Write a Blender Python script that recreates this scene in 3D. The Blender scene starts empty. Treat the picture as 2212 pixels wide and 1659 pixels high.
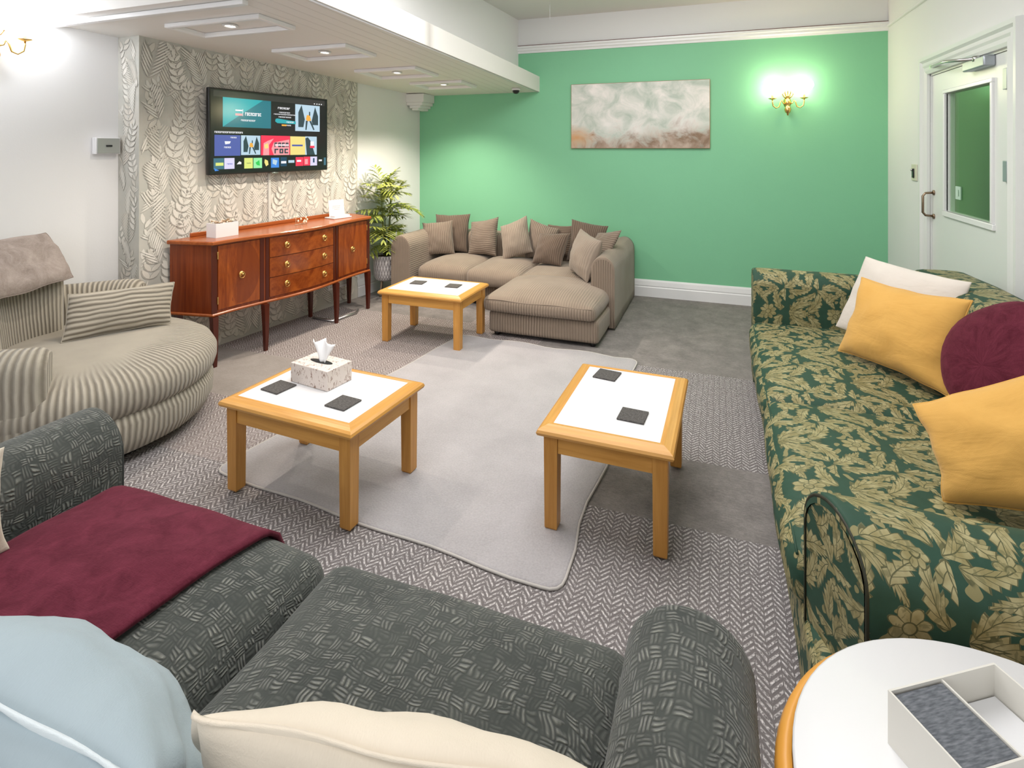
import bpy, bmesh, math, random
from mathutils import Vector, Matrix, noise
random.seed(7)
SC = bpy.context.scene
COL = SC.collection
R = math.radians
PI = math.pi

# ------------------------------------------------------------------ camera
cam_d = bpy.data.cameras.new('camera')
cam = bpy.data.objects.new('camera', cam_d); COL.objects.link(cam)
cam.location = (0, 0, 1.5)
cam.rotation_euler = (R(90), 0, R(20.5))
cam_d.sensor_fit = 'HORIZONTAL'; cam_d.sensor_width = 36.0
cam_d.lens = 36.0 * 1200 / 2212
cam_d.shift_y = -(829.5 - 320) / 2212
cam_d.clip_start = 0.02
SC.camera = cam
# ------------------------------------------------------------------ world, exposure
w = bpy.data.worlds.new('world'); SC.world = w; w.use_nodes = True
w.node_tree.nodes['Background'].inputs[0].default_value = (1.0, 0.98, 0.96, 1)
w.node_tree.nodes['Background'].inputs[1].default_value = 0.9
SC.view_settings.view_transform = 'Standard'
SC.view_settings.look = 'None'
SC.view_settings.exposure = 0.34
SC.view_settings.gamma = 1.0
SC.view_settings.use_curve_mapping = False

def light(name, kind, loc, energy, color=(1, 1, 1), size=0.1, rot=(0, 0, 0), size_y=None, spot=None):
    d = bpy.data.lights.new(name, kind); d.energy = energy; d.color = color
    if kind == 'AREA':
        d.size = size
        if size_y: d.shape = 'RECTANGLE'; d.size_y = size_y
    else:
        d.shadow_soft_size = size
    if spot: d.spot_size = R(spot); d.spot_blend = 0.7
    o = bpy.data.objects.new(name, d); COL.objects.link(o)
    o.location = loc; o.rotation_euler = rot
    return o
light('ceiling_fill_light', 'AREA', (-0.9, 2.4, 2.86), 50, (1, 0.985, 0.97), 1.8, (0, 0, 0), 1.8)  # unseen area light added under the ceiling as general room fill
light('ceiling_fill_light', 'AREA', (-1.2, -0.3, 2.86), 20, (1, 0.98, 0.96), 1.6, (0, 0, 0), 1.2)  # second added fill, overhead at the camera end, no fitting
light('ceiling_fill_light', 'AREA', (-0.4, 4.15, 2.88), 26, (1, 0.98, 0.96), 1.2, (R(12), 0, 0), 0.8)  # added out of view to brighten the green back wall
light('rear_fill_light', 'AREA', (-1.2, -1.75, 1.6), 24, (0.93, 0.97, 1.0), 4.0, (R(90), 0, 0), 2.0)  # added soft fill from behind the camera, standing in for daylight

# ------------------------------------------------------------------ node helper
class N:
    """arithmetic on shader sockets"""
    def __init__(s, nt, sock): s.nt = nt; s.s = sock
    def _m(s, op, *a, clamp=False):
        n = s.nt.nodes.new('ShaderNodeMath'); n.operation = op; n.use_clamp = clamp
        for i, v in enumerate((s,) + a):
            if isinstance(v, N): s.nt.links.new(v.s, n.inputs[i])
            else: n.inputs[i].default_value = v
        return N(s.nt, n.outputs[0])
    def __add__(s, o): return s._m('ADD', o)
    __radd__ = __add__
    def __sub__(s, o): return s._m('SUBTRACT', o)
    def __rsub__(s, o): return (s * -1.0) + o
    def __mul__(s, o): return s._m('MULTIPLY', o)
    __rmul__ = __mul__
    def __truediv__(s, o): return s._m('DIVIDE', o)
    def abs(s): return s._m('ABSOLUTE')
    def fract(s): return s._m('FRACT')
    def floor(s): return s._m('FLOOR')
    def sin(s): return s._m('SINE')
    def sqrt(s): return s._m('SQRT')
    def max(s, o): return s._m('MAXIMUM', o)
    def min(s, o): return s._m('MINIMUM', o)
    def gt(s, o): return s._m('GREATER_THAN', o)
    def lt(s, o): return s._m('LESS_THAN', o)
    def pow(s, o): return s._m('POWER', o)
    def atan2(s, o): return s._m('ARCTAN2', o)
    def ping(s, o): return s._m('PINGPONG', o)
    def clamp(s): return s._m('ADD', 0.0, clamp=True)
    def ramp(s, a, b): return ((s - a) * (1.0 / (b - a))).clamp()

class Mat:
    def __init__(s, name, col=(0.8, 0.8, 0.8), rough=0.7, metal=0.0, spec=0.5):
        s.m = bpy.data.materials.new(name); s.m.use_nodes = True
        s.nt = s.m.node_tree; s.b = s.nt.nodes['Principled BSDF']
        s.b.inputs['Base Color'].default_value = (*col, 1)
        s.b.inputs['Roughness'].default_value = rough
        s.b.inputs['Metallic'].default_value = metal
        s.b.inputs['Specular IOR Level'].default_value = spec
        s.m.diffuse_color = (*col, 1)
    def n(s, t): return s.nt.nodes.new(t)
    def coord(s, kind='Object'):
        c = s.n('ShaderNodeTexCoord'); return c.outputs[kind]
    def map(s, sock, scale=(1, 1, 1), rot=(0, 0, 0), loc=(0, 0, 0)):
        m = s.n('ShaderNodeMapping'); s.nt.links.new(sock, m.inputs[0])
        m.inputs['Scale'].default_value = scale; m.inputs['Rotation'].default_value = rot; m.inputs['Location'].default_value = loc
        return m.outputs[0]
    def xyz(s, sock):
        x = s.n('ShaderNodeSeparateXYZ'); s.nt.links.new(sock, x.inputs[0])
        return [N(s.nt, x.outputs[i]) for i in range(3)]
    def vec(s, x, y, z=0.0):
        c = s.n('ShaderNodeCombineXYZ')
        for i, v in enumerate((x, y, z)):
            if isinstance(v, N): s.nt.links.new(v.s, c.inputs[i])
            else: c.inputs[i].default_value = v
        return c.outputs[0]
    def noise(s, sock, scale=5.0, detail=3.0, rough=0.5, dist=0.0):
        n = s.n('ShaderNodeTexNoise'); s.nt.links.new(sock, n.inputs['Vector'])
        n.inputs['Scale'].default_value = scale; n.inputs['Detail'].default_value = detail
        n.inputs['Roughness'].default_value = rough; n.inputs['Distortion'].default_value = dist
        return N(s.nt, n.outputs[0])
    def voro(s, sock, scale=5.0, feature='F1', out='Distance', rnd=1.0):
        n = s.n('ShaderNodeTexVoronoi'); n.feature = feature
        s.nt.links.new(sock, n.inputs['Vector']); n.inputs['Scale'].default_value = scale
        n.inputs['Randomness'].default_value = rnd
        return N(s.nt, n.outputs[out])
    def mix(s, f, a, b):
        m = s.n('ShaderNodeMix'); m.data_type = 'RGBA'
        if isinstance(f, N): s.nt.links.new(f.s, m.inputs[0])
        else: m.inputs[0].default_value = f
        for i, v in ((6, a), (7, b)):
            if isinstance(v, tuple): m.inputs[i].default_value = (*v, 1)
            else: s.nt.links.new(v, m.inputs[i])
        return m.outputs[2]
    def col(s, sock): s.nt.links.new(sock, s.b.inputs['Base Color'])
    def rough(s, v): s.nt.links.new(v.s, s.b.inputs['Roughness'])
    def bump(s, h, strength=0.3, dist=0.01):
        b = s.n('ShaderNodeBump'); b.inputs['Strength'].default_value = strength; b.inputs['Distance'].default_value = dist
        s.nt.links.new(h.s, b.inputs['Height']); s.nt.links.new(b.outputs[0], s.b.inputs['Normal'])

def paint(name, c, rough=0.6, bump=0.08):
    m = Mat(name, c, rough, spec=0.3)
    h = m.noise(m.coord(), 90, 3); h2 = m.noise(m.coord(), 2.0, 2)
    m.col(m.mix(h2.ramp(0.3, 0.7) * 0.5, tuple(x * 0.97 for x in c), c))
    m.bump(h, bump, 0.004); return m.m

WHITE = paint('white_wall_paint', (0.82, 0.82, 0.825))
CEIL = paint('ceiling_paint', (0.78, 0.76, 0.73))
GREEN = paint('green_wall_paint', (0.235, 0.575, 0.345), 0.55, 0.1)
GLOSS = Mat('white_gloss_paint', (0.83, 0.83, 0.84), 0.3, spec=0.5).m
DOORW = Mat('door_paint', (0.76, 0.78, 0.76), 0.35).m
HALLG = paint('hall_green_paint', (0.09, 0.20, 0.055))
DARKGAP = Mat('dark_gap', (0.02, 0.02, 0.02), 0.8).m
BROWNLINE = Mat('brown_rail_edge', (0.16, 0.07, 0.06), 0.6).m

def board_paint():
    m = Mat('soffit_board_paint', (0.80, 0.78, 0.75), 0.5)
    x, y, z = m.xyz(m.coord())
    g = ((x * 11.0).fract() - 0.5).abs().ramp(0.47, 0.5)
    g = g * x.gt(-2.42)
    m.col(m.mix(g, (0.80, 0.78, 0.75), (0.55, 0.52, 0.49)))
    m.bump(1.0 - g, 0.5, 0.006); return m.m
BOARD = board_paint()

def wood(name, c1, c2, scale=1.0, rough=0.35, axis=0):
    m = Mat(name, c1, rough, spec=0.5)
    sc = [26, 26, 26]; sc[axis] = 1.6
    v = m.map(m.coord(), tuple(a * scale for a in sc))
    n1 = m.noise(v, 1.0, 5, 0.6, 1.2); n2 = m.noise(v, 4.0, 3)
    f = (n1 * 0.75 + n2 * 0.25).ramp(0.33, 0.68)
    m.col(m.mix(f, c1, c2)); m.bump(f, 0.08, 0.002)
    return m.m
OAK_X = wood('oak_grain_along', (0.68, 0.35, 0.085), (0.52, 0.24, 0.045), axis=0)
OAK_Y = wood('oak_grain_across', (0.68, 0.35, 0.085), (0.52, 0.24, 0.045), axis=1)
OAK_Z = wood('oak_grain_upright', (0.64, 0.32, 0.075), (0.46, 0.20, 0.035), axis=2)
LAMINATE = Mat('white_laminate', (0.73, 0.73, 0.745), 0.35).m
MAHOG = wood('mahogany', (0.26, 0.052, 0.012), (0.13, 0.022, 0.006), 0.8, 0.22, axis=2)
MAHOG_TOP = wood('mahogany_top', (0.42, 0.115, 0.028), (0.27, 0.06, 0.014), 0.7, 0.22, axis=0)
MAHOG_DK = Mat('dark_mahogany', (0.075, 0.012, 0.005), 0.25).m

def flame(name, oval=False):
    m = Mat(name, (0.4, 0.1, 0.02), 0.2)
    c = m.coord('UV'); x, y, z = m.xyz(c)
    n = m.noise(m.map(c, (4.0, 0.9, 1)), 1.3, 3, 0.5, 1.2)
    g = m.noise(m.map(c, (30, 3, 1)), 3.0, 4, 0.6, 0.5)
    f = (n * 0.85 + g * 0.25).ramp(0.36, 0.72)
    col = m.mix(f, (0.15, 0.023, 0.005), (0.37, 0.088, 0.014))
    if oval:
        dx = (x - 0.56) * 2.3; dy = (y - 0.52) * 2.0
        r = (dx * dx + dy * dy).sqrt()
        inside = r.lt(1.0) * (dx + (n - 0.5) * 0.9).gt(-0.3)
        col = m.mix(inside * 0.72, col, (0.17, 0.032, 0.007))
    m.col(col); return m.m
FLAME = flame('flame_mahogany'); FLAME_OVAL = flame('flame_mahogany_oval', True)
BRASS = Mat('brass', (0.80, 0.52, 0.18), 0.25, 1.0).m
CHROME = Mat('satin_metal', (0.55, 0.55, 0.56), 0.3, 1.0).m
GREYMETAL = Mat('grey_metal', (0.42, 0.45, 0.50), 0.4, 0.6).m
BLACK = Mat('black_plastic', (0.012, 0.012, 0.013), 0.3).m
WPLAST = Mat('white_plastic', (0.8, 0.8, 0.82), 0.4).m
CREAMPLAST = Mat('cream_plastic', (0.66, 0.65, 0.52), 0.4).m

def corduroy(name, light_c, dark_c, pitch, worn=0.0, bump=0.6):
    m = Mat(name, light_c, 0.9, spec=0.15)
    m.b.inputs['Sheen Weight'].default_value = 0.25
    uv = m.coord('UV'); x, y, z = m.xyz(uv); ob = m.coord()
    wob = m.noise(m.map(uv, (3, 3, 3)), 2.0, 2)
    p = ((x + wob * (pitch * 1.2)) / pitch).ping(1.0)
    p = p.ramp(0.12, 0.75)
    big = m.noise(ob, 5.0, 4, 0.6)
    fine = m.noise(m.map(uv, (40, 140, 1)), 4.0, 2)
    if worn > 0: amt = (m.noise(ob, 3.2, 2).ramp(0.38, 0.62) * -worn + 1.0)
    elif worn < 0:
        ox, oy, oz = m.xyz(ob); wn = m.noise(ob, 4, 2)
        amt = ((ox * ox + oy * oy).sqrt() + (wn - 0.5) * 0.25 - (oy + 0.2).ramp(0.1, -0.5) * 0.16).ramp(0.34, 0.50)
    else: amt = p * 0 + 1.0
    f = (p * amt + (1.0 - amt) * 0.72)
    c = m.mix(f, dark_c, light_c)
    c = m.mix(big.ramp(0.35, 0.65) * 0.45, c, tuple(v * 0.62 for v in light_c))
    c = m.mix(fine * 0.22, c, dark_c)
    m.col(c); m.bump(p * amt + fine * 0.15, bump, pitch * 0.5); return m.m
CHAIR_CORD = corduroy('wide_pale_corduroy', (0.50, 0.455, 0.375), (0.175, 0.15, 0.115), 0.0135, 0.0, 0.9)
CHAIR_SEAT = corduroy('worn_pale_corduroy', (0.48, 0.435, 0.36), (0.19, 0.165, 0.13), 0.0145, -1.0, 0.8)
SOFA_CORD = corduroy('taupe_corduroy', (0.335, 0.265, 0.205), (0.155, 0.118, 0.088), 0.011, 0.55)
SOFA_WORN = corduroy('brushed_taupe_corduroy', (0.34, 0.27, 0.21), (0.21, 0.165, 0.125), 0.010, 0.9, 0.35)
CUSH_CORD = corduroy('cushion_corduroy', (0.33, 0.26, 0.205), (0.14, 0.105, 0.08), 0.0095, 0.25)
CUSH_BROWN = corduroy('brown_cushion_corduroy', (0.21, 0.155, 0.118), (0.10, 0.07, 0.052), 0.0095, 0.2)
CUSH_PALE = corduroy('pale_cushion_corduroy', (0.40, 0.33, 0.265), (0.23, 0.18, 0.14), 0.0095, 0.5)

def chenille(name, base, hi, lo):
    m = Mat(name, base, 0.9, spec=0.2)
    m.b.inputs['Sheen Weight'].default_value = 0.2
    uv = m.coord('UV')
    wv = m.noise(uv, 9.0, 2); wv2 = m.noise(m.map(uv, loc=(5, 3, 1)), 9.0, 2)
    x, y, z = m.xyz(uv)
    x = x + (wv - 0.5) * 0.06; y = y + (wv2 - 0.5) * 0.06
    P = 0.025
    cx = (x / P).floor(); cy = (y / P).floor()
    par = ((cx + cy) * 0.5).fract().gt(0.25)
    fx = (x / P).fract(); fy = (y / P).fract()
    # three threads per cell, running across in one cell and up in the next
    ph = (((fx - fy) * par + fy) * 3.0).fract()
    al = (((fy - fx) * par + fx))
    th = (1.0 - (ph - 0.5).abs() * 2.0).ramp(0.15, 0.8) * (1.0 - (al - 0.5).abs() * 2.0).ramp(0.0, 0.45)
    wn = m.voro(m.vec(cx, cy), 1.0, out='Color')
    rnd = m.noise(m.vec(cx * 1.37, cy * 1.71), 3.1, 0)
    drop = m.noise(m.vec(x * 1.0, y * 1.0), 42, 2).ramp(0.33, 0.56)
    big = m.noise(uv, 5.0, 3, 0.6)
    f = th * drop * (rnd.ramp(0.38, 0.64) * 0.85 + 0.15)
    c = m.mix(f * 0.9, m.mix(big.ramp(0.35, 0.7), lo, base), hi)
    m.col(c); m.bump(f + big * 0.5, 0.75, 0.008); return m.m
DARKFAB = chenille('charcoal_chenille', (0.068, 0.074, 0.067), (0.25, 0.255, 0.225), (0.040, 0.045, 0.042))

def velvet(name, c, c2, scale=14):
    m = Mat(name, c, 0.85, spec=0.15)
    m.b.inputs['Sheen Weight'].default_value = 0.35
    m.b.inputs['Sheen Tint'].default_value = (*[min(1, v * 4 + 0.1) for v in c], 1)
    uv = m.coord('UV'); n = m.noise(uv, scale, 6, 0.7, 0.8)
    f1 = m.noise(m.map(uv, (1, 6, 1)), 60, 2); f2 = m.noise(m.map(uv, (6, 1, 1)), 60, 2)
    m.col(m.mix((n * 0.7 + f1.max(f2) * 0.35).ramp(0.42, 0.75), c, c2)); m.bump(n + f1 * 0.4, 0.35, 0.004); return m.m
MAROON = velvet('maroon_chenille', (0.070, 0.007, 0.017), (0.15, 0.024, 0.045))
BROWNPAD = velvet('mink_velvet', (0.22, 0.18, 0.16), (0.42, 0.36, 0.33), 9)

def cotton(name, c, c2=None):
    m = Mat(name, c, 0.85, spec=0.2)
    m.b.inputs['Sheen Weight'].default_value = 0.15
    uv = m.coord('UV'); n = m.noise(uv, 7, 3, 0.5, 0.6)
    f = m.noise(m.map(uv, (400, 400, 1)), 1, 1)
    m.col(m.mix(n.ramp(0.3, 0.7) * 0.5, c, c2 or tuple(v * 0.88 for v in c))); w_ = m.noise(m.map(uv, (3, 9, 1), (0, 0, 0.6)), 1.6, 3, 0.5, 1.5)
    m.bump(n + f * 0.05 + w_ * 0.35, 0.4, 0.02); return m.m
YELLOW = cotton('mustard_cotton', (0.70, 0.40, 0.105), (0.63, 0.34, 0.08))
CREAM = cotton('cream_cotton', (0.72, 0.64, 0.53))
PALE = cotton('off_white_cotton', (0.74, 0.68, 0.62))
BLUE = cotton('pale_blue_satin', (0.34, 0.41, 0.45))
BLUE_E = cotton('pale_blue_piping', (0.62, 0.68, 0.71))

def damask():
    m = Mat('green_gold_damask', (0.1, 0.15, 0.05), 0.6, spec=0.3)
    uv = m.coord('UV'); nz = m.noise(uv, 11, 2); nz2 = m.noise(m.map(uv, loc=(3, 7, 0)), 11, 2)
    x, y, z = m.xyz(uv)
    x = x + (nz - 0.5) * 0.022; y = y + (nz2 - 0.5) * 0.022
    W, Hh = 0.30, 0.36
    ci = (x / W).floor(); par = (ci * 0.5).fract().gt(0.25)
    px = ((x / W).fract() - 0.5).abs() * W
    py = ((y / Hh + par * 0.5).fract() - 0.5) * Hh
    mask = None; vein = None
    leaves = [  # base x, y, angle, length, half width, curve, teeth
        (0.000, -0.165, 78, 0.125, 0.030, 1.3, 6), (0.012, -0.150, 30, 0.120, 0.028, 2.6, 6),
        (0.012, -0.060, 62, 0.125, 0.028, -2.4, 6), (0.140, -0.165, 108, 0.120, 0.027, -2.0, 6),
        (0.145, -0.010, 100, 0.110, 0.026, 3.0, 6), (0.075, 0.045, 20, 0.075, 0.022, 3.0, 4),
        (0.020, 0.165, -52, 0.115, 0.026, 2.6, 5), (0.150, 0.175, 196, 0.085, 0.022, -3.0, 4),
        (0.135, -0.020, 205, 0.095, 0.021, 3.6, 5)]
    for bx, by, ang, L, hw, k, teeth in leaves:
        c, s_ = math.cos(R(ang)), math.sin(R(ang))
        dx = px - bx; dy = py - by
        u = dx * (c / L) + dy * (s_ / L)
        v = dy * c - dx * s_ - u * u * (k * L * L * 2.2)
        av = v.abs()
        prof = (u.clamp() * PI).sin().pow(0.55) * 1.24
        t = (u * float(teeth) - av * (teeth * 14.0)).fract()
        edge = prof * hw * (1.08 - t * 0.42) - av
        vn = (t.lt(0.11)).max(av.lt(0.0014)).max(edge.lt(0.0030))
        mk = edge.ramp(0.0001, 0.0012)
        mask = mk if mask is None else mask.max(mk)
        vein = vn * mk if vein is None else vein * (1.0 - mk) + vn * mk
    # rosette with petals
    for rx, ry, rr in ((0.0, 0.085, 0.047), (0.15, 0.115, 0.030)):
        dx = px - rx; dy = py - ry
        rad = (dx * dx + dy * dy).sqrt(); a = dy.atan2(dx)
        lobes = (a * 4.0).sin().abs()
        e = lobes * (rr * 0.32) + rr * 0.74 - rad
        mask = mask.max(e.ramp(-0.0008, 0.0012))
        ek = e.ramp(-0.0006, 0.0006)
        vein = vein * (1.0 - ek) + ek * (lobes.lt(0.2) * rad.gt(rr * 0.3)).max((rad - rr * 0.3).abs().lt(0.0018)).max(e.lt(0.0030))
    shade = m.noise(uv, 26, 3)
    gold = m.mix(shade.ramp(0.35, 0.7), (0.25, 0.215, 0.095), (0.40, 0.36, 0.195))
    gold = m.mix(vein * 0.82, gold, (0.040, 0.050, 0.020))
    mid = m.noise(uv, 34, 2, 0.5, 1.5)
    gold = m.mix(mid.ramp(0.55, 0.62) * 0.6, gold, (0.13, 0.125, 0.055))
    ground = m.mix(shade, (0.018, 0.050, 0.030), (0.028, 0.078, 0.052))
    fill = m.noise(uv, 30, 0, 0.5, 0.0); fl_ = fill.ramp(0.66, 0.67)
    ground = m.mix(fl_, ground, (0.24, 0.215, 0.10))
    m.col(m.mix(mask, ground, gold))
    fine = m.noise(m.map(uv, (300, 300, 1)), 1.0, 1)
    m.bump(mask + fine * 0.15, 0.25, 0.003)
    m.rough((1.0 - mask) * 0.15 + 0.5); return m.m
DAMASK = damask()
PIPE = Mat('dark_green_piping', (0.02, 0.022, 0.010), 0.6).m

def carpet():
    m = Mat('carpet_tiles', (0.3, 0.28, 0.27), 0.95, spec=0.1)
    c = m.coord(); x, y, z = m.xyz(c)
    wob = m.noise(c, 9, 2); x2 = x + (wob - 0.5) * 0.02; y2 = y + (wob - 0.5) * 0.02
    C = 0.033
    par = ((x2 / C).floor() * 0.5).fract().gt(0.25)
    sg = par * 2.0 - 1.0
    fx = (x2 / C).fract() - 0.5
    q = ((y2 + sg * fx * (C * 1.2)) / 0.0245).fract()
    th = (1.0 - (q - 0.5).abs() * 2.0).ramp(0.32, 0.72) * (1.0 - fx.abs() * 2.0).ramp(0.0, 0.14)
    sp = m.noise(c, 110, 2); th = th * sp.ramp(0.34, 0.60)
    herr = m.mix(th, (0.175, 0.158, 0.158), (0.68, 0.64, 0.64))
    blot = m.noise(c, 7, 5, 0.65); fz = m.noise(c, 160, 2)
    fs = m.noise(m.map(c, (1, 2.4, 1), (0, 0, 0.5)), 42, 4, 0.7, 0.6)
    plain = m.mix((blot * 0.5 + fz * 0.2 + fs * 0.45).ramp(0.44, 0.76), (0.165, 0.152, 0.146), (0.31, 0.285, 0.272))
    right = x.gt(-0.72)
    band = (y.gt(3.95)).max(y.gt(2.30) * y.lt(2.80)) * right
    left = x.lt(-2.50) * y.gt(2.55) * y.lt(3.16)
    lt2 = x.lt(-2.0) * y.gt(4.35)
    far = y.gt(4.6).max(y.gt(3.9) * x.gt(-1.3))
    sel = band.max(left).max(far).max(lt2)
    warm = (x.lt(-1.0) * y.gt(2.0))
    herr = m.mix(warm * 0.3, herr, (0.36, 0.29, 0.265))
    plain = m.mix(left * 0.45, plain, (0.36, 0.32, 0.29))
    m.col(m.mix(sel, herr, plain))
    m.bump(th * (1.0 - sel) + fz * 0.4 + blot * 0.3, 0.7, 0.006); return m.m
CARPET = carpet()

def rugmat():
    m = Mat('pale_rug_pile', (0.5, 0.48, 0.48), 0.95, spec=0.1)
    m.b.inputs['Sheen Weight'].default_value = 0.3
    c = m.coord(); b = m.noise(c, 3.5, 4, 0.6); f = m.noise(c, 120, 3)
    m.col(m.mix((b * 0.55 + f * 0.5).ramp(0.32, 0.72), (0.33, 0.315, 0.325), (0.45, 0.43, 0.445)))
    m.bump(f + b, 0.5, 0.006); return m.m
RUG = rugmat()
RUG_EDGE = Mat('rug_edge', (0.50, 0.475, 0.45), 0.95).m

def papermat(name, a, b):
    m = Mat(name, a, 0.7); c = m.coord(); n = m.noise(c, 5, 3)
    m.col(m.mix(n.ramp(0.35, 0.65), a, b)); return m.m
PAPER = papermat('wallpaper_ground', (0.47, 0.47, 0.43), (0.55, 0.53, 0.48))
LEAFA = papermat('wallpaper_leaf_light', (0.74, 0.71, 0.65), (0.66, 0.65, 0.60))
LEAF_SHADE = papermat('wallpaper_leaf_shadow', (0.33, 0.32, 0.285), (0.40, 0.38, 0.34))  # painted relief shadow: darker tone for the copies beneath the leaves
LEAFB = papermat('wallpaper_leaf_mid', (0.58, 0.565, 0.51), (0.66, 0.62, 0.55))

def emis(name, c, st, rough=0.5):
    m = Mat(name, c, rough)
    m.b.inputs['Emission Color'].default_value = (*c, 1); m.b.inputs['Emission Strength'].default_value = st
    return m.m

# ------------------------------------------------------------------ mesh helpers
def link(name, me, mats, parent=None):
    o = bpy.data.objects.new(name, me); COL.objects.link(o)
    for m_ in (mats if isinstance(mats, (list, tuple)) else [mats]): me.materials.append(m_)
    if parent: o.parent = parent
    return o
def empty(name, loc=(0, 0, 0), rz=0.0):
    o = bpy.data.objects.new(name, None); COL.objects.link(o); o.location = loc; o.rotation_euler = (0, 0, rz)
    o.empty_display_size = 0.1
    return o
def tag(o, label, cat, group=None, kind=None):
    o['label'] = label; o['category'] = cat
    if group: o['group'] = group
    if kind: o['kind'] = kind
    return o
def struct(o, label=None):
    o['kind'] = 'structure'
    if label: o['label'] = label
    return o

class MB:
    """collects shapes, builds ONE mesh object"""
    def __init__(s): s.bm = bmesh.new(); s.uv = s.bm.loops.layers.uv.new('UVMap')
    def face(s, pts, mi=0, uvs=None, smooth=False):
        vs = [s.bm.verts.new(p) for p in pts]
        f = s.bm.faces.new(vs); f.material_index = mi; f.smooth = smooth
        if uvs:
            for l, q in zip(f.loops, uvs): l[s.uv].uv = q
        return f
    def box(s, x0, x1, y0, y1, z0, z1, bev=0.0, mi=0, seg=2, M=None, smooth=False):
        r = bmesh.ops.create_cube(s.bm, size=1.0)
        vs = r['verts']
        for v in vs:
            v.co = Vector(((x0 + x1) / 2 + v.co.x * (x1 - x0), (y0 + y1) / 2 + v.co.y * (y1 - y0), (z0 + z1) / 2 + v.co.z * (z1 - z0)))
        fs = list({f for v in vs for f in v.link_faces})
        for f in fs:
            f.material_index = mi
            a = max(range(3), key=lambda i: abs(f.normal[i]))
            for l in f.loops:
                c = l.vert.co
                l[s.uv].uv = ((c.x - x0) / max(x1 - x0, 1e-6), (c.z - z0) / max(z1 - z0, 1e-6)) if a == 1 else ((c.x, c.y) if a == 2 else (c.y, c.z))
        if bev > 0:
            es = list({e for v in vs for e in v.link_edges})
            rb = bmesh.ops.bevel(s.bm, geom=es, offset=bev, segments=seg, affect='EDGES', profile=0.5)
            for f in rb['faces']: f.material_index = mi; f.smooth = True
            vs = list({v for f in rb['faces'] for v in f.verts} | {v for v in vs if v.is_valid})
        if M is not None:
            for v in vs: v.co = M @ v.co
        return s
    def rings(s, rings, closed=True, cap0=True, cap1=True, mi=0, smooth=True, uvf=None):
        """skin a list of equal-length point rings"""
        rv = [[s.bm.verts.new(p) for p in r] for r in rings]
        n = len(rings[0])
        for i in range(len(rv) - 1):
            for j in range(n if closed else n - 1):
                k = (j + 1) % n
                try: f = s.bm.faces.new((rv[i][j], rv[i][k], rv[i + 1][k], rv[i + 1][j]))
                except ValueError: continue
                f.smooth = smooth; f.material_index = mi
                if uvf:
                    q = [uvf(i, j), uvf(i, j + 1), uvf(i + 1, j + 1), uvf(i + 1, j)]
                    for l, t in zip(f.loops, q): l[s.uv].uv = t
        for c, r in ((cap0, rv[0]), (cap1, rv[-1])):
            if c and closed:
                try:
                    f = s.bm.faces.new(r); f.material_index = mi
                    for l in f.loops: l[s.uv].uv = (l.vert.co.x + l.vert.co.y, l.vert.co.z)
                except ValueError: pass
        return s
    def lathe(s, prof, seg=32, c=(0, 0, 0), mi=0, M=None, sx=1.0, sy=1.0):
        rr = []
        for r, z in prof:
            ring = []
            for j in range(seg):
                a = 2 * PI * j / seg
                p = Vector((c[0] + math.cos(a) * r * sx, c[1] + math.sin(a) * r * sy, c[2] + z))
                ring.append(M @ p if M is not None else p)
            rr.append(ring)
        return s.rings(rr, mi=mi, uvf=lambda i, j: (j / seg, i / len(prof)))
    def tube(s, pts, r, seg=8, mi=0, closed=False, taper=None, M=None):
        pts = [Vector(p) for p in pts]; n = len(pts); rr = []
        up = Vector((0.013, 0.021, 1.0)); prev = None
        for i, p in enumerate(pts):
            if closed: t = pts[(i + 1) % n] - pts[i - 1]
            else: t = pts[min(i + 1, n - 1)] - pts[max(i - 1, 0)]
            t.normalize()
            if prev is None:
                a = t.cross(up)
                if a.length < 0.1: a = t.cross(Vector((1, 0, 0)))
            else: a = prev - t * prev.dot(t)
            a.normalize(); prev = a; b = t.cross(a)
            rad = r * (taper(i / max(1, n - 1)) if taper else 1.0)
            ring = [p + a * (math.cos(2 * PI * k / seg) * rad) + b * (math.sin(2 * PI * k / seg) * rad) for k in range(seg)]
            rr.append([M @ q for q in ring] if M is not None else ring)
        if closed: rr.append(rr[0][:]); return s.rings(rr, cap0=False, cap1=False, mi=mi)
        return s.rings(rr, mi=mi)
    def build(s, name, mats, parent=None, merge=0.0, normals=True):
        if merge: bmesh.ops.remove_doubles(s.bm, verts=s.bm.verts, dist=merge)
        if normals: bmesh.ops.recalc_face_normals(s.bm, faces=s.bm.faces)
        me = bpy.data.meshes.new(name); s.bm.to_mesh(me); s.bm.free()
        return link(name, me, mats, parent)

def qbox(name, d, bev, mat, parent=None, M=None, seg=2):
    return MB().box(*d, bev=bev, M=M, seg=seg).build(name, mat, parent)

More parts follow.
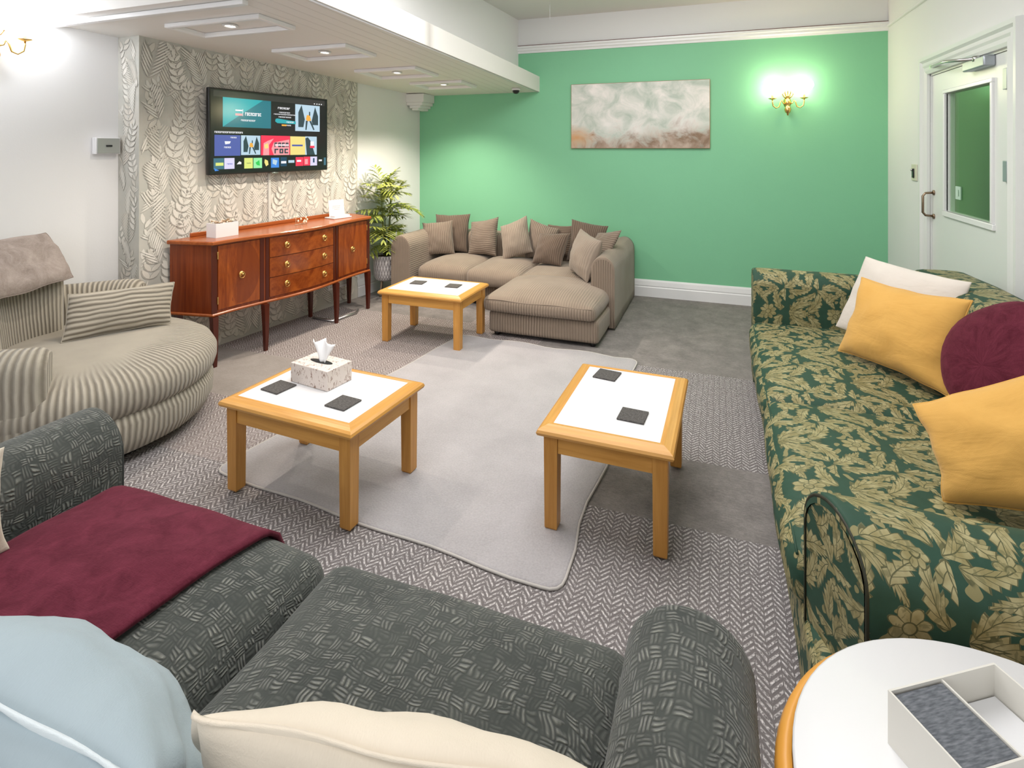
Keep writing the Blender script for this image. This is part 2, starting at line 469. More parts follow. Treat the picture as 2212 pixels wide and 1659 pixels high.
def cuts(L, r):
    base = [0, r * 0.06, r * 0.2, r * 0.42, r * 0.7, r]
    n = max(2, int((L - 2 * r) / 0.05)); mid = [r + (L - 2 * r) * i / n for i in range(1, n)]
    return base + mid + [L - t for t in reversed(base)]
def soft(name, x0, x1, y0, y1, z0, z1, r, mat, parent=None, crown=0.0, stripe='x', amp=0.004, seed=0, bulge=0.0, warp=None, top_mat=None):
    """upholstered block: rounded edges, crowned top; uv in metres, u runs across the stripes"""
    s = MB(); D = (x1 - x0, y1 - y0, z1 - z0); O = (x0, y0, z0); r = min(r, min(D) * 0.49)
    C = [cuts(D[i], r) for i in range(3)]
    def pos(p):
        q = [min(max(p[i], r), D[i] - r) for i in range(3)]
        d = Vector([p[i] - q[i] for i in range(3)])
        if d.length > 1e-9: d = d.normalized() * r
        v = Vector(q) + d
        fx = 1 - abs(2 * v.x / D[0] - 1) ** 3; fy = 1 - abs(2 * v.y / D[1] - 1) ** 3; fz = 1 - abs(2 * v.z / D[2] - 1) ** 2
        fx = max(fx, 0); fy = max(fy, 0); fz = max(fz, 0)
        if crown: v.z += crown * fx * fy * (v.z / D[2])
        if bulge:
            v.x += bulge * (2 * v.x / D[0] - 1) * fy * fz; v.y += bulge * (2 * v.y / D[1] - 1) * fx * fz
        w_ = v + Vector(O)
        nn = noise.noise_vector(w_ * 3.5 + Vector((seed, seed * 2, 0)))
        w_ = w_ + nn * amp
        return warp(w_) if warp else w_
    for ax in range(3):
        a, b = [(1, 2), (0, 2), (0, 1)][ax]
        for side in (0, D[ax]):
            if ax == 2 and side == 0: continue
            grid = []
            for ua in C[a]:
                row = []
                for ub in C[b]:
                    p = [0, 0, 0]; p[ax] = side; p[a] = ua; p[b] = ub
                    row.append((s.bm.verts.new(pos(p)), tuple(p)))
                grid.append(row)
            for i in range(len(grid) - 1):
                for j in range(len(grid[0]) - 1):
                    q = [grid[i][j], grid[i + 1][j], grid[i + 1][j + 1], grid[i][j + 1]]
                    f = s.bm.faces.new([t[0] for t in q]); f.smooth = True
                    for l, t in zip(f.loops, q):
                        p = t[1]; p = (p[0] + x0, p[1] + y0, p[2] + z0)
                        if ax == 2: uv = (p[0], p[1]) if stripe == 'x' else (p[1], p[0])
                        elif ax == 1: uv = (p[0], p[2] + (y0 if side == 0 else -y1) - z1) if stripe == 'x' else (p[2], p[0])
                        else: uv = (p[1], p[2]) if stripe in 'xy' else (p[2], p[1])
                        if stripe == 'y' and ax == 1: uv = (p[0], p[2])
                        if ax == 0 and stripe == 'x': uv = (p[1], p[2])
                        l[s.uv].uv = uv
    if top_mat:
        s.bm.normal_update()
        for f in s.bm.faces:
            if f.calc_center_median().z > z1 - 0.45 * r: f.material_index = 1
        mat = [mat, top_mat]
    return s.build(name, mat, parent, merge=0.0004)

def pillow(name, TL, TR, BR, BL, th, mat, label, cat='cushion', group=None, seam=None, stripe='u', pinch=0.07, amp=0.006, seed=1, flange=0.0, n=22, hint=None, soft_pow=0.5):
    TL, TR, BR, BL = [Vector(v) for v in (TL, TR, BR, BL)]
    cen = (TL + TR + BR + BL) / 4
    nrm = ((TR - BL).cross(TL - BR)).normalized()
    root = MB(); s = root
    W = ((TR - TL).length + (BR - BL).length) / 2; Hh = ((TL - BL).length + (TR - BR).length) / 2
    def edge(a, b):
        a2 = a * (1 - pinch * (1 - b * b)); b2 = b * (1 - pinch * (1 - a * a))
        u, v = (a2 + 1) / 2, (b2 + 1) / 2
        return (BL * (1 - u) + BR * u) * (1 - v) + (TL * (1 - u) + TR * u) * v - cen
    def rim(a, b):
        # keep straight seams a little wavy
        return noise.noise_vector(Vector((a * 2.3 + seed, b * 2.3, 0))) * amp
    ts = [math.sin(PI / 2 * (2 * i / n - 1)) for i in range(n + 1)]
    for sd in (1, -1):
        grid = []
        for a in ts:
            row = []
            for b in ts:
                h = th / 2 * (max(0, (1 - a * a) * (1 - b * b)) ** soft_pow)
                p = edge(a, b) + nrm * (h * sd) + rim(a, b)
                w_ = noise.noise(Vector((a * 3 + seed * 3.1, b * 3, sd * 2.0)))
                # creases running out of the corners
                cr = math.sin((a * b) * 9 + seed) * 0.5 * (abs(a) * abs(b)) * (1 - a * a) ** 0.5 * (1 - b * b) ** 0.5
                p += nrm * (sd * (w_ * amp * 1.5 * min(1, h * 20) + cr * 0.012))
                row.append((s.bm.verts.new(p), ((a * W / 2, b * Hh / 2) if stripe == 'u' else (b * Hh / 2, a * W / 2))))
            grid.append(row)
        for i in range(n):
            for j in range(n):
                q = [grid[i][j], grid[i + 1][j], grid[i + 1][j + 1], grid[i][j + 1]]
                f = s.bm.faces.new([t[0] for t in q]); f.smooth = True
                for l, t in zip(f.loops, q): l[s.uv].uv = t[1]
    o = s.build(name, mat, None, merge=0.0003)
    o.location = cen
    tag(o, label, cat, group)
    per = [(a, -1) for a in ts[:-1]] + [(1, b) for b in ts[:-1]] + [(-a, 1) for a in ts[:-1]] + [(-1, -b) for b in ts[:-1]]
    if seam:
        if flange > 0:
            f_ = MB(); inner = []; outer = []; outb = []
            for k, (a, b) in enumerate(per):
                p = edge(a, b) + rim(a, b)
                out = p.normalized()
                wv = nrm * (math.sin(k * 0.55 + seed) * 0.004)
                inner.append(p - out * 0.004 + nrm * 0.003); outer.append(p + out * flange + wv + nrm * 0.0025); outb.append(p + out * flange + wv - nrm * 0.0025)
            inb = [p - nrm * 0.006 for p in inner]
            rr = [inner, outer, outb, inb, inner]
            f_.rings(rr, cap0=False, cap1=False, smooth=True, uvf=lambda i, j: (j * 0.03, i * 0.01)).build('piping', seam, o)
        else:
            MB().tube([edge(a, b) + rim(a, b) for a, b in per], 0.0035, 6, closed=True).build('piping', seam, o)
    return o

def arch_arm(name, M, length, width, h, mat, parent, piping=None, top_r=None, flare=0.0, base=0.02, stripe=False, nround=0.03, drop_back=0.0, slant=0.0):
    """arm with an arched front: local x runs from the front (0) to the back, y across, z up"""
    s = MB(); r = top_r or width / 2
    prof = []
    hw = width / 2
    zs = [base + (h - r - base) * i / 6 for i in range(7)]
    for z in zs[:-1]: prof.append((-hw - flare * (z - base), z))
    for i in range(15):
        a = PI - PI * i / 14
        prof.append((math.cos(a) * (hw + flare * (h - r)), h - r + math.sin(a) * r))
    for z in reversed(zs[:-1]): prof.append((hw + flare * (z - base), z))
    per = [0.0]
    for i in range(1, len(prof)): per.append(per[-1] + math.dist(prof[i], prof[i - 1]))
    xs = [(0.0, 0.90), (0.0, 0.97)] + [(nround * (1 - math.cos(a)), 1 - nround * (1 - math.sin(a)) * 0.6) for a in (0.5, 1.0, PI / 2)]
    n = max(3, int(length / 0.06)); xs += [(nround + (length - nround) * i / n, 1.0) for i in range(1, n + 1)]
    cz = h * 0.55
    rings = []
    for x, sc in xs:
        ring = []
        for y, z in prof:
            hh = 1 - drop_back * (x / length)
            p = Vector((x, y * sc, cz + (z - cz) * sc if z > cz else z))
            p.z *= hh
            p = p + noise.noise_vector(p * 4 + Vector((length, 0, 0))) * (0.003 * min(1, x / 0.1)); p.x -= slant * y * max(0, 1 - x / 0.4)
            ring.append(M @ p)
        rings.append(ring)
    if stripe: uvf = lambda i, j: (xs[min(i, len(xs) - 1)][0], per[min(j, len(per) - 1)])
    else: uvf = lambda i, j: (per[min(j, len(per) - 1)], xs[min(i, len(xs) - 1)][0])
    s.rings(rings, cap0=False, cap1=True, uvf=uvf)
    # front panel
    fr = [M @ Vector((-slant * y * 0.90, y * 0.90, cz + (z - cz) * 0.90 if z > cz else z)) for y, z in prof]
    s.face(fr, 0, [(y, z) for y, z in prof], False)
    o = s.build(name, mat, parent, merge=0.0006)
    if piping:
        MB().tube([M @ Vector((0.002 - slant * y * 0.965, y * 0.965, cz + (z - cz) * 0.965 if z > cz else z)) for y, z in prof], 0.005, 6).build('piping', piping, o)
    return o

def T(x=0, y=0, z=0, rz=0): return Matrix.Translation((x, y, z)) @ Matrix.Rotation(rz, 4, 'Z')

# ------------------------------------------------------------------ the room
WA = math.atan(0.105)                     # the television wall runs six degrees off square
def wx(Y, off=0.0): return -3.31 - (5.75 - Y) * 0.105 + off
def zs(Y): return 2.27 - max(-1.0, Y - 2.2) * 0.0451   # the boarded soffit falls gently to the green wall
qbox('floor', (-4.6, 1.5, -2.0, 5.85, -0.1, 0.0), 0, CARPET)
struct(bpy.data.objects['floor'])
struct(qbox('ceiling', (-4.6, 1.5, -2.0, 5.85, 2.91, 3.0), 0, CEIL))
wb = MB(); wb.box(-3.5, 1.5, 5.75, 5.87, 0, 2.55, mi=0); wb.box(-3.5, 1.5, 5.75, 5.87, 2.55, 2.91, mi=1)
struct(wb.build('wall_back', [GREEN, WHITE]))
# right wall around the door opening (y 3.52..4.72, z 0..2.03)
wr = MB(); wr.box(1.39, 1.5, 4.72, 5.75, 0, 2.91); wr.box(1.39, 1.5, -2.0, 3.50, 0, 2.91); wr.box(1.39, 1.5, 3.50, 4.72, 2.03, 2.91)
struct(wr.build('wall_right', WHITE))
# wall behind the camera with one wide window
wf = MB(); wf.box(-4.6, 1.5, -2.1, -2.0, 0, 0.7); wf.box(-4.6, 1.5, -2.1, -2.0, 2.5, 2.91); wf.box(-4.6, -3.3, -2.1, -2.0, 0.7, 2.5); wf.box(0.9, 1.5, -2.1, -2.0, 0.7, 2.5)
struct(wf.build('wall_front', WHITE))
win = struct(MB().box(-3.3, 0.9, -2.09, -2.03, 0.70, 0.76).box(-3.3, 0.9, -2.09, -2.03, 2.44, 2.5).box(-3.3, -3.24, -2.09, -2.03, 0.76, 2.44).box(0.84, 0.9, -2.09, -2.03, 0.76, 2.44).box(-1.23, -1.17, -2.09, -2.03, 0.76, 2.44).build('window_1', GLOSS))
# left wall: recessed plain stretch, papered chimney breast, plain stretch
def wallprism(y0, y1, off0, off1, z1=2.91, mi=0, s=None):
    s = s or MB()
    a = [(wx(y0, off0), y0), (wx(y1, off0), y1), (wx(y1, off1), y1), (wx(y0, off1), y0)]
    for i in range(4):
        p, q = a[i], a[(i + 1) % 4]
        s.face([(p[0], p[1], 0), (q[0], q[1], 0), (q[0], q[1], z1), (p[0], p[1], z1)], mi)
    s.face([(p[0], p[1], z1) for p in a], mi); s.face([(p[0], p[1], 0) for p in a], mi)
    return s
struct(wallprism(-2.0, 2.62, -0.19, -0.40).build('wall_left', WHITE))
struct(wallprism(4.685, 5.75, 0.0, -0.2).build('wall_corner', WHITE))
br = wallprism(2.60, 4.685, 0.012, -0.40)
# embossed leaf paper: layers of sprigs and ferns lifted a hair off the paper
ey = Vector((0.105, 1, 0)).normalized(); en = Vector((1, -0.105, 0)).normalized()
def on_breast(s_, z, lift): return Vector((wx(2.60) + 0.012, 2.60, 0)) + ey * s_ + Vector((0, 0, z)) + en * lift
def on_return(s_, z, lift): return Vector((wx(2.60) + 0.012 - 0.20 + s_, 2.60 - lift, z))
def leaflet(s, place, cx, cz, ang, L, wd, lift, mi, smax, zmax=2.24):
    pts = []
    for t, k in ((0, 0), (0.25, 0.8), (0.55, 1), (0.85, 0.55), (1, 0), (0.85, -0.55), (0.55, -1), (0.25, -0.8)):
        u = t * L; v = k * wd
        x = cx + math.cos(ang) * u - math.sin(ang) * v; z = cz + math.sin(ang) * u + math.cos(ang) * v
        if x < 0.004 or x > smax - 0.004 or z < 0.01 or z > zmax: return
        pts.append((x, z))
    s.face([place(x, z, lift) for x, z in pts], mi)
def motif(s, place, x, z, size, ang, kind, lift, mi, smax):
    n = 5 if kind == 'sprig' else 10
    for i in range(n):
        t = i / n; bx = x + math.cos(ang) * t * size; bz = z + math.sin(ang) * t * size
        if kind == 'sprig': L = size * (0.33 - 0.10 * t); wd = L * 0.20; da = R(46)
        else: L = size * (0.52 * math.sin(PI * (0.25 + 0.75 * t)) + 0.05); wd = 0.0058; da = R(40)
        for sd in (1, -1):
            if kind == 'sprig': leaflet(s, place, bx - 0.004, bz - 0.005, ang + sd * da, L * 1.06, wd * 1.22, lift - 0.0005, 3, smax)  # dark copy shifted down and sideways paints the leaf's relief shadow
            else: leaflet(s, place, bx - 0.003, bz - 0.005, ang + sd * da, L, wd * 1.1, lift - 0.0005, 3, smax)
            leaflet(s, place, bx, bz, ang + sd * da, L, wd, lift, mi, smax)
    leaflet(s, place, x + math.cos(ang) * size * 0.9, z + math.sin(ang) * size * 0.9, ang, size * 0.26, size * 0.05, lift, mi, smax)
rr = random.Random(11)
L_b = 2.085 / ey.y
for layer in range(3):
    for i in range(-1, 11):
        for j in range(-1, 10):
            x = (i + 0.5 * (j % 2) + layer * 0.33) * 0.215 + rr.uniform(-0.03, 0.03); z = (j + layer * 0.4) * 0.25 + rr.uniform(-0.04, 0.04)
            kind = 'sprig' if (i + j + layer) % 2 else 'fern'
            motif(br, on_breast, x, z, rr.uniform(0.22, 0.29), R(90 + rr.uniform(-22, 22)), kind, 0.0012 + layer * 0.0012, 1 if layer != 1 else 2, L_b)
for layer in range(3):
    for j in range(-1, 10):
        motif(br, on_return, 0.05 + 0.055 * ((j + layer) % 3), (j + layer * 0.33) * 0.26, 0.2, R(90 + rr.uniform(-25, 25)), 'sprig' if (j + layer) % 2 else 'fern', 0.0012 + layer * 0.001, 1 + layer % 2, 0.2)
for f in br.bm.faces:
    if len(f.verts) == 4 and f.material_index == 0: pass
struct(br.build('wall_chimney', [PAPER, LEAFA, LEAFB, LEAF_SHADE], normals=False), 'chimney breast papered with embossed pale leaves')

# boarded soffit box and the bulkhead over it
def prism(name, poly_low, poly_high, mat):
    s = MB(); n = len(poly_low)
    for i in range(n):
        k = (i + 1) % n; s.face([poly_low[i], poly_low[k], poly_high[k], poly_high[i]])
    s.face(poly_low); s.face(poly_high); return s.build(name, mat)
y0, y1 = 2.12, 5.75
xa0, xa1 = -1.955, -1.83
low = [(wx(y0, -0.19), y0, zs(y0)), (xa0, y0, zs(y0)), (xa1, y1, zs(y1)), (wx(y1, 0.0), y1, zs(y1)), (wx(2.62), 2.62, zs(2.62)), (wx(2.62, -0.19), 2.62, zs(2.62))]
struct(prism('trim_1', low, [(p[0], p[1], p[2] + 0.165) for p in low], BOARD), 'lowered boarded soffit over the television wall')
xb0, xb1 = -2.23, -2.075
low2 = [(wx(y0 + .03, -0.19), y0 + .03, zs(y0) + 0.165), (xb0, y0 + .03, zs(y0) + 0.165), (xb1, y1, zs(y1) + 0.165), (wx(y1), y1, zs(y1) + 0.165)]
struct(prism('wall_bulkhead', low2, [(p[0], p[1], 2.91) for p in low2], WHITE), 'white bulkhead between soffit and ceiling')
# thin shadow-gap bead along the lower edge of the fascia
struct(MB().tube([(xa0 - 0.02, y0, zs(y0) - 0.004), (xa1 - 0.02, y1, zs(y1) - 0.004)], 0.005, 6).build('trim_2', GLOSS))
# edging strip at the near end of the soffit
struct(MB().box(wx(2.2, -0.17), -2.3, 2.19, 2.23, zs(2.2) - 0.028, zs(2.2) - 0.001, 0.004).build('trim_3', GLOSS))
# skirting boards
def skirt(name, p, q, nrm, h=0.17, t=0.02):
    prof = [(0, 0), (t, 0), (t, h * 0.55), (t * 0.75, h * 0.60), (t * 0.9, h * 0.66), (t * 0.55, h * 0.90), (t * 0.25, h), (0, h)]
    rings = [[(e[0] + nrm[0] * a, e[1] + nrm[1] * a, b + 0.001) for a, b in prof] for e in (p, q)]
    return struct(MB().rings(rings, smooth=False).build(name, GLOSS))
skirt('baseboard_back', (-3.3, 5.75), (1.39, 5.75), (0, -1))
skirt('baseboard_left', (wx(4.69), 4.69), (wx(5.74), 5.74), (0.99, -0.1))
skirt('baseboard_right', (1.39, 5.74), (1.39, 4.85), (-1, 0))
# picture rail
prof = [(0, 2.535), (0.012, 2.535), (0.016, 2.555), (0.026, 2.565), (0.026, 2.585), (0.036, 2.592), (0.036, 2.612), (0, 2.612)]
struct(MB().rings([[(x, 5.75 - a, b) for a, b in prof] for x in (-2.09, 1.39)], smooth=False).build('trim_4', GLOSS), 'white picture rail along the top of the green wall')
struct(MB().box(-2.07, 1.385, 5.72, 5.749, 2.6125, 2.620).build('trim_5', BROWNLINE))
struct(MB().box(1.372, 1.3895, -1.9, 5.71, 2.560, 2.578, 0.003).build('trim_6', GLOSS))
# bracket under the soffit in the corner
cb = MB(); cx_, cy_ = -3.20, 5.60
for w_, z0, z1 in ((0.125, 2.02, 2.115), (0.105, 1.985, 2.02), (0.075, 1.955, 1.985), (0.045, 1.93, 1.955)):
    cb.box(cx_ - w_ - 0.03, cx_ + w_ - 0.04, 5.75 - 0.22 - w_ * 0.3, 5.749, z0, z1, 0.004)
struct(cb.build('trim_7', WHITE), 'stepped white corbel in the corner under the soffit')

# ------------------------------------------------------------------ door in the right wall
dr = struct(empty('door_1', (1.39, 4.70, 0)), 'white door with a tall glazed opening')
dm = MB()
Y0, Y1 = 3.56, 4.695   # hinge side .. latch side
dm.box(1.40, 1.445, Y0, Y1, 0.01, 1.085); dm.box(1.40, 1.445, Y0, Y1, 1.86, 2.005)
dm.box(1.40, 1.445, Y0, 3.77, 1.085, 1.86); dm.box(1.40, 1.445, 4.43, Y1, 1.085, 1.86)
leaf = dm.build('door_leaf', DOORW, dr); leaf.location = -Vector(dr.location)
def dchild(s, name, mat, par=None):
    o = s.build(name, mat, dr); o.location = -Vector(dr.location); return o
s = MB()
for (a0, a1, b0, b1) in ((3.735, 4.465, 1.050, 1.085), (3.745, 4.455, 1.86, 1.885), (3.745, 3.77, 1.085, 1.86), (4.43, 4.455, 1.085, 1.86)):
    s.box(1.385, 1.41, a0, a1, b0, b1, 0.004)
dchild(s, 'window_bead', GLOSS)
g = bpy.data.materials.new('door_glass'); g.use_nodes = True
gn = g.node_tree; gb = gn.nodes['Principled BSDF']; tr = gn.nodes.new('ShaderNodeBsdfTransparent'); mx = gn.nodes.new('ShaderNodeMixShader')
gl = gn.nodes.new('ShaderNodeBsdfGlossy'); gl.inputs['Roughness'].default_value = 0.02; mx.inputs[0].default_value = 0.08
tr.inputs[0].default_value = (0.85, 0.95, 0.85, 1)
gn.links.new(tr.outputs[0], mx.inputs[1]); gn.links.new(gl.outputs[0], mx.inputs[2]); gn.links.new(mx.outputs[0], gn.nodes['Material Output'].inputs[0])
s = MB(); s.box(1.420, 1.426, 3.77, 4.43, 1.085, 1.86); dchild(s, 'glass_pane', g)
s = MB()   # pull handle
s.tube([(1.40, 4.655, 1.19), (1.35, 4.66, 1.185), (1.335, 4.66, 1.165), (1.335, 4.66, 1.05), (1.35, 4.66, 1.03), (1.40, 4.655, 1.025)], 0.008, 8)
s.lathe([(0.001, 0), (0.018, 0), (0.018, 0.008), (0.001, 0.008)], 12, M=Matrix.Translation((1.40, 4.655, 1.19)) @ Matrix.Rotation(-PI / 2, 4, 'Y'))
s.lathe([(0.001, 0), (0.018, 0), (0.018, 0.008), (0.001, 0.008)], 12, M=Matrix.Translation((1.40, 4.655, 1.025)) @ Matrix.Rotation(-PI / 2, 4, 'Y'))
dchild(s, 'door_handle', Mat('aged_brass', (0.30, 0.22, 0.16), 0.35, 1.0).m)
for z in (1.86, 1.38):
    dchild(MB().box(1.384, 1.405, 3.570, 3.618, z - 0.055, z + 0.055, 0.003), 'hinge', GREYMETAL)
s = MB(); s.box(1.345, 1.40, 3.73, 4.02, 1.948, 2.008, 0.008); dchild(s, 'closer_body', GREYMETAL)
s = MB(); s.tube([(1.35, 3.86, 2.005), (1.29, 4.12, 2.03), (1.37, 4.60, 2.06)], 0.010, 8); s.box(1.365, 1.392, 4.585, 4.64, 2.045, 2.085, 0.004); s.lathe([(0.001, 0), (0.02, 0), (0.02, 0.03), (0.001, 0.03)], 12, c=(1.36, 3.86, 1.99))
dchild(s, 'closer_arm', CHROME)
# moulded architrave
for nm, ring in (('trim_8', None),):
    s = MB()
    def arch(y, z, inner): return None
    prof = [(0.0, 0.0), (0.018, 0.0), (0.026, 0.02), (0.020, 0.045), (0.028, 0.06), (0.020, 0.085), (0.034, 0.10), (0.034, 0.125), (0.0, 0.13)]
    path = [(4.705, 0.0, 1, 0), (4.705, 2.02, 1, 1), (3.535, 2.02, -1, 1), (3.535, 0.0, -1, 0)]
    rings = []
    for (y, z, sy, sz) in path: rings.append([(1.39 - a, y + sy * b, z + sz * b + 0.001) for a, b in prof])
    s.rings(rings, smooth=False); s.box(1.392, 1.48, 4.697, 4.72, 0.001, 2.03); s.box(1.392, 1.48, 3.50, 3.55, 0.001, 2.03); s.box(1.392, 1.48, 3.50, 4.72, 2.008, 2.03)
    struct(s.build(nm, DOORW), 'moulded white architrave round the door')
# the hallway seen through the glass
hl = MB(); hl.box(2.05, 2.1, 1.8, 7.6, 0, 2.5); struct(hl.build('wall_hall', HALLG), 'dark green hallway wall behind the door glass')
struct(MB().box(1.50, 2.05, 1.8, 7.6, 2.45, 2.5).build('ceiling_hall', WHITE)); struct(qbox('floor_hall', (1.5, 2.1, 1.8, 7.6, -0.1, 0.0), 0, CARPET))
struct(MB().box(1.505, 1.56, 4.78, 4.84, 0, 2.1).build('trim_9', DOORW))
light('hall_lamp_light', 'POINT', (1.75, 5.2, 2.32), 5, (0.8, 1, 0.85), 0.1)

o = empty('light_switch', (2.05, 6.18, 1.09)); tag(o, 'small white switch on the green hallway wall seen through the door glass', 'switch')
MB().box(-0.012, 0, -0.06, 0.06, -0.06, 0.06, 0.003).build('plate', WPLAST, o)
MB().box(-0.018, -0.0122, -0.02, 0.02, -0.03, 0.03, 0.003).build('rocker', GLOSS, o)

# ------------------------------------------------------------------ recessed panels and downlights
GLOW = emis('lamp_glow', (1.0, 0.93, 0.80), 14)
pans = [(-3.17, -2.43, 2.43, 2.72), (-3.07, -2.42, 3.19, 3.56), (-2.99, -2.38, 4.06, 4.47), (-2.88, -2.31, 4.80, 5.16)]
wh = ['second from the near end, close above the television', 'beyond the television, middle of the row', 'near the plant end of the row', 'farthest, nearest the green wall']
wh = ['nearest of the row, above the papered corner', 'second of the row, above the television', 'third of the row, above the sideboard end', 'farthest of the row, closest to the green wall']
for (xa, xb, ya, yb), wl in zip(pans, wh):
    zc = zs((ya + yb) / 2); cx = (xa + xb) / 2; cy = (ya + yb) / 2
    root = empty('ceiling_downlight', (cx, cy, zc)); root.rotation_euler = (-math.atan(0.0451), 0, 0)
    tag(root, 'framed soffit light panel, ' + wl, 'ceiling light', 'light panels in the soffit')
    hx, hy = (xb - xa) / 2, (yb - ya) / 2
    prof = [(0, 0), (0.0, -0.022), (0.010, -0.026), (0.028, -0.026), (0.034, -0.018), (0.040, -0.001), (0.040, 0.0)]
    rings = [[(sx * (hx - a), sy * (hy - a), b - 0.0015) for a, b in prof] for sx, sy in ((-1, -1), (1, -1), (1, 1), (-1, 1), (-1, -1))]
    MB().rings(rings, cap0=False, cap1=False, smooth=False).build('frame', GLOSS, root, merge=0.0002)
    MB().lathe([(0.030, -0.002), (0.045, -0.002), (0.045, -0.010), (0.032, -0.012), (0.030, -0.004)], 24).build('bezel', GLOSS, root)
    MB().lathe([(0.001, -0.006), (0.030, -0.006), (0.030, -0.003), (0.001, -0.003)], 20).build('lamp', GLOW, root)
    light('downlight_light', 'SPOT', (cx, cy, zc - 0.03), {0: 26, 3: 34, 4: 62}.get(round(cy - 0.6), 30), (1, 0.88, 0.74), 0.03, (0, 0, 0), spot=125)

# ------------------------------------------------------------------ things on the walls
def sconce(loc, rz, label, st, power, col):
    root = empty('wall_lamp', loc, rz)      # local -y points into the room
    tag(root, label, 'wall lamp')
    Mx = Matrix.Rotation(PI / 2, 4, 'X')
    s = MB()
    s.lathe([(0.001, 0.0), (0.030, 0.0), (0.034, 0.012), (0.020, 0.028), (0.026, 0.04), (0.001, 0.05)], 20, M=Matrix.Translation((0, 0, 0.0)) @ Mx, sy=1.5)
    s.build('backplate', BRASS, root)
    s = MB(); s.lathe([(0.001, -0.125), (0.008, -0.12), (0.010, -0.105), (0.022, -0.095), (0.030, -0.07), (0.024, -0.045), (0.014, -0.035), (0.022, -0.02), (0.026, 0.0), (0.016, 0.02), (0.012, 0.045), (0.020, 0.055), (0.010, 0.07), (0.001, 0.08)], 20, c=(0, -0.06, 0.0))
    s.build('stem', BRASS, root)
    for k in range(5):
        a = R(-50 + 25 * k)
        MB().tube([(0, -0.05, 0.02), (math.sin(a) * 0.045, -0.055, 0.02 + math.cos(a) * 0.05), (math.sin(a) * 0.06, -0.065, 0.03 + math.cos(a) * 0.07), (math.sin(a) * 0.045, -0.07, 0.045 + math.cos(a) * 0.06)], 0.006, 6, taper=lambda t: 1 - 0.6 * t).build('scroll', BRASS, root)
    for sx in (-1, 1):
        s = MB()
        pts = [(sx * x, -0.06 - 0.03 * x / 0.13, z) for x, z in ((0.015, -0.02), (0.04, -0.01), (0.05, 0.015), (0.062, 0.0), (0.075, -0.045), (0.10, -0.055), (0.125, -0.035), (0.131, 0.0), (0.131, 0.025))]
        s.tube(pts, 0.0055, 8); s.lathe([(0.001, 0.022), (0.012, 0.022), (0.034, 0.032), (0.036, 0.036), (0.010, 0.034), (0.001, 0.036)], 20, c=(sx * 0.131, -0.09, 0))
        s.build('arm', BRASS, root)
        MB().lathe([(0.001, 0.036), (0.0085, 0.036), (0.0085, 0.085), (0.001, 0.085)], 12, c=(sx * 0.131, -0.09, 0)).build('candle_sleeve', Mat('candle_sleeve', (0.75, 0.40, 0.25), 0.5).m if sx < 0 else bpy.data.materials['candle_sleeve'], root)
        MB().lathe([(0.012, 0.080), (0.030, 0.086), (0.060, 0.108), (0.078, 0.140), (0.074, 0.172), (0.050, 0.198), (0.020, 0.210), (0.001, 0.212)], 24, c=(sx * 0.131, -0.095, 0)).build('bulb_bloom', st, root)  # glowing bulb swollen to include the bloom of its glare
    M = Matrix.Translation(loc) @ Matrix.Rotation(rz, 4, 'Z')
    for sx in (-1, 1):
        l = light('wall_lamp_light', 'POINT', M @ Vector((sx * 0.131, -0.16, 0.15)), power, col, 0.08)
    return root
BULB = emis('bulb_glow', (1.0, 0.96, 0.82), 9)
BULBW = emis('bulb_glow_cool', (0.95, 0.97, 1.0), 9)
sconce((0.588, 5.75, 1.925), 0.0, 'brass two-arm candle wall lamp glowing on the green wall', BULB, 4.2, (1.0, 0.80, 0.38))
sconce((wx(1.92, -0.188), 1.92, 2.10), -PI / 2 - WA + PI, 'overexposed wall lamp on the white left wall', BULBW, 7.0, (0.92, 0.95, 1.0))

def canvas_mat():
    m = Mat('cloud_painting', (0.6, 0.6, 0.6), 0.6)
    uv = m.coord('UV'); x, y, z = m.xyz(uv)
    n = m.noise(m.map(uv, (2.2, 1.1, 1)), 3.2, 6, 0.62, 0.7); n2 = m.noise(m.map(uv, (3, 1.4, 1), loc=(4, 2, 0)), 2.4, 5, 0.6, 0.4)
    sky = m.mix(n.ramp(0.32, 0.68), (0.42, 0.50, 0.43), (0.86, 0.81, 0.78))
    warm = m.mix(n2.ramp(0.4, 0.7), (0.24, 0.155, 0.10), (0.62, 0.50, 0.42))
    f = (0.30 - y + (n - 0.5) * 1.3 + (x - 0.55).ramp(0.0, 0.5) * 0.16).ramp(0.0, 0.30)
    c = m.mix(f, sky, warm)
    dx = (x - 0.04) * 2.5; dy = y - 0.16
    org = (1.0 - (dx * dx + dy * dy * 4.0).sqrt() * 2.4 + (n - 0.5) * 0.8).clamp()
    c = m.mix(org * 0.9, c, (0.62, 0.30, 0.10))
    puff = m.voro(m.map(uv, (7, 3.2, 1)), 1.0, 'SMOOTH_F1')
    band = (1.0 - (y - 0.38 + (n2 - 0.5) * 0.5).abs() * 4.0).clamp()
    c = m.mix((1.0 - puff * 1.7).clamp() * band * 0.8, c, (0.88, 0.84, 0.82))
    m.col(c); m.bump(n, 0.2, 0.004); return m.m
p = empty('painting', (-0.78, 5.75, 1.835)); tag(p, 'wide canvas painting of pale clouds hanging on the green wall', 'painting')
MB().box(-0.692, 0.692, -0.030, -0.0005, -0.337, 0.337, 0.002).build('stretcher', Mat('canvas_edge', (0.42, 0.22, 0.13), 0.6).m, p)
s = MB(); s.face([(-0.688, -0.0306, -0.333), (0.688, -0.0306, -0.333), (0.688, -0.0306, 0.333), (-0.688, -0.0306, 0.333)], 0, [(0, 0), (1, 0), (1, 1), (0, 1)]); s.build('canvas', canvas_mat(), p, normals=False)

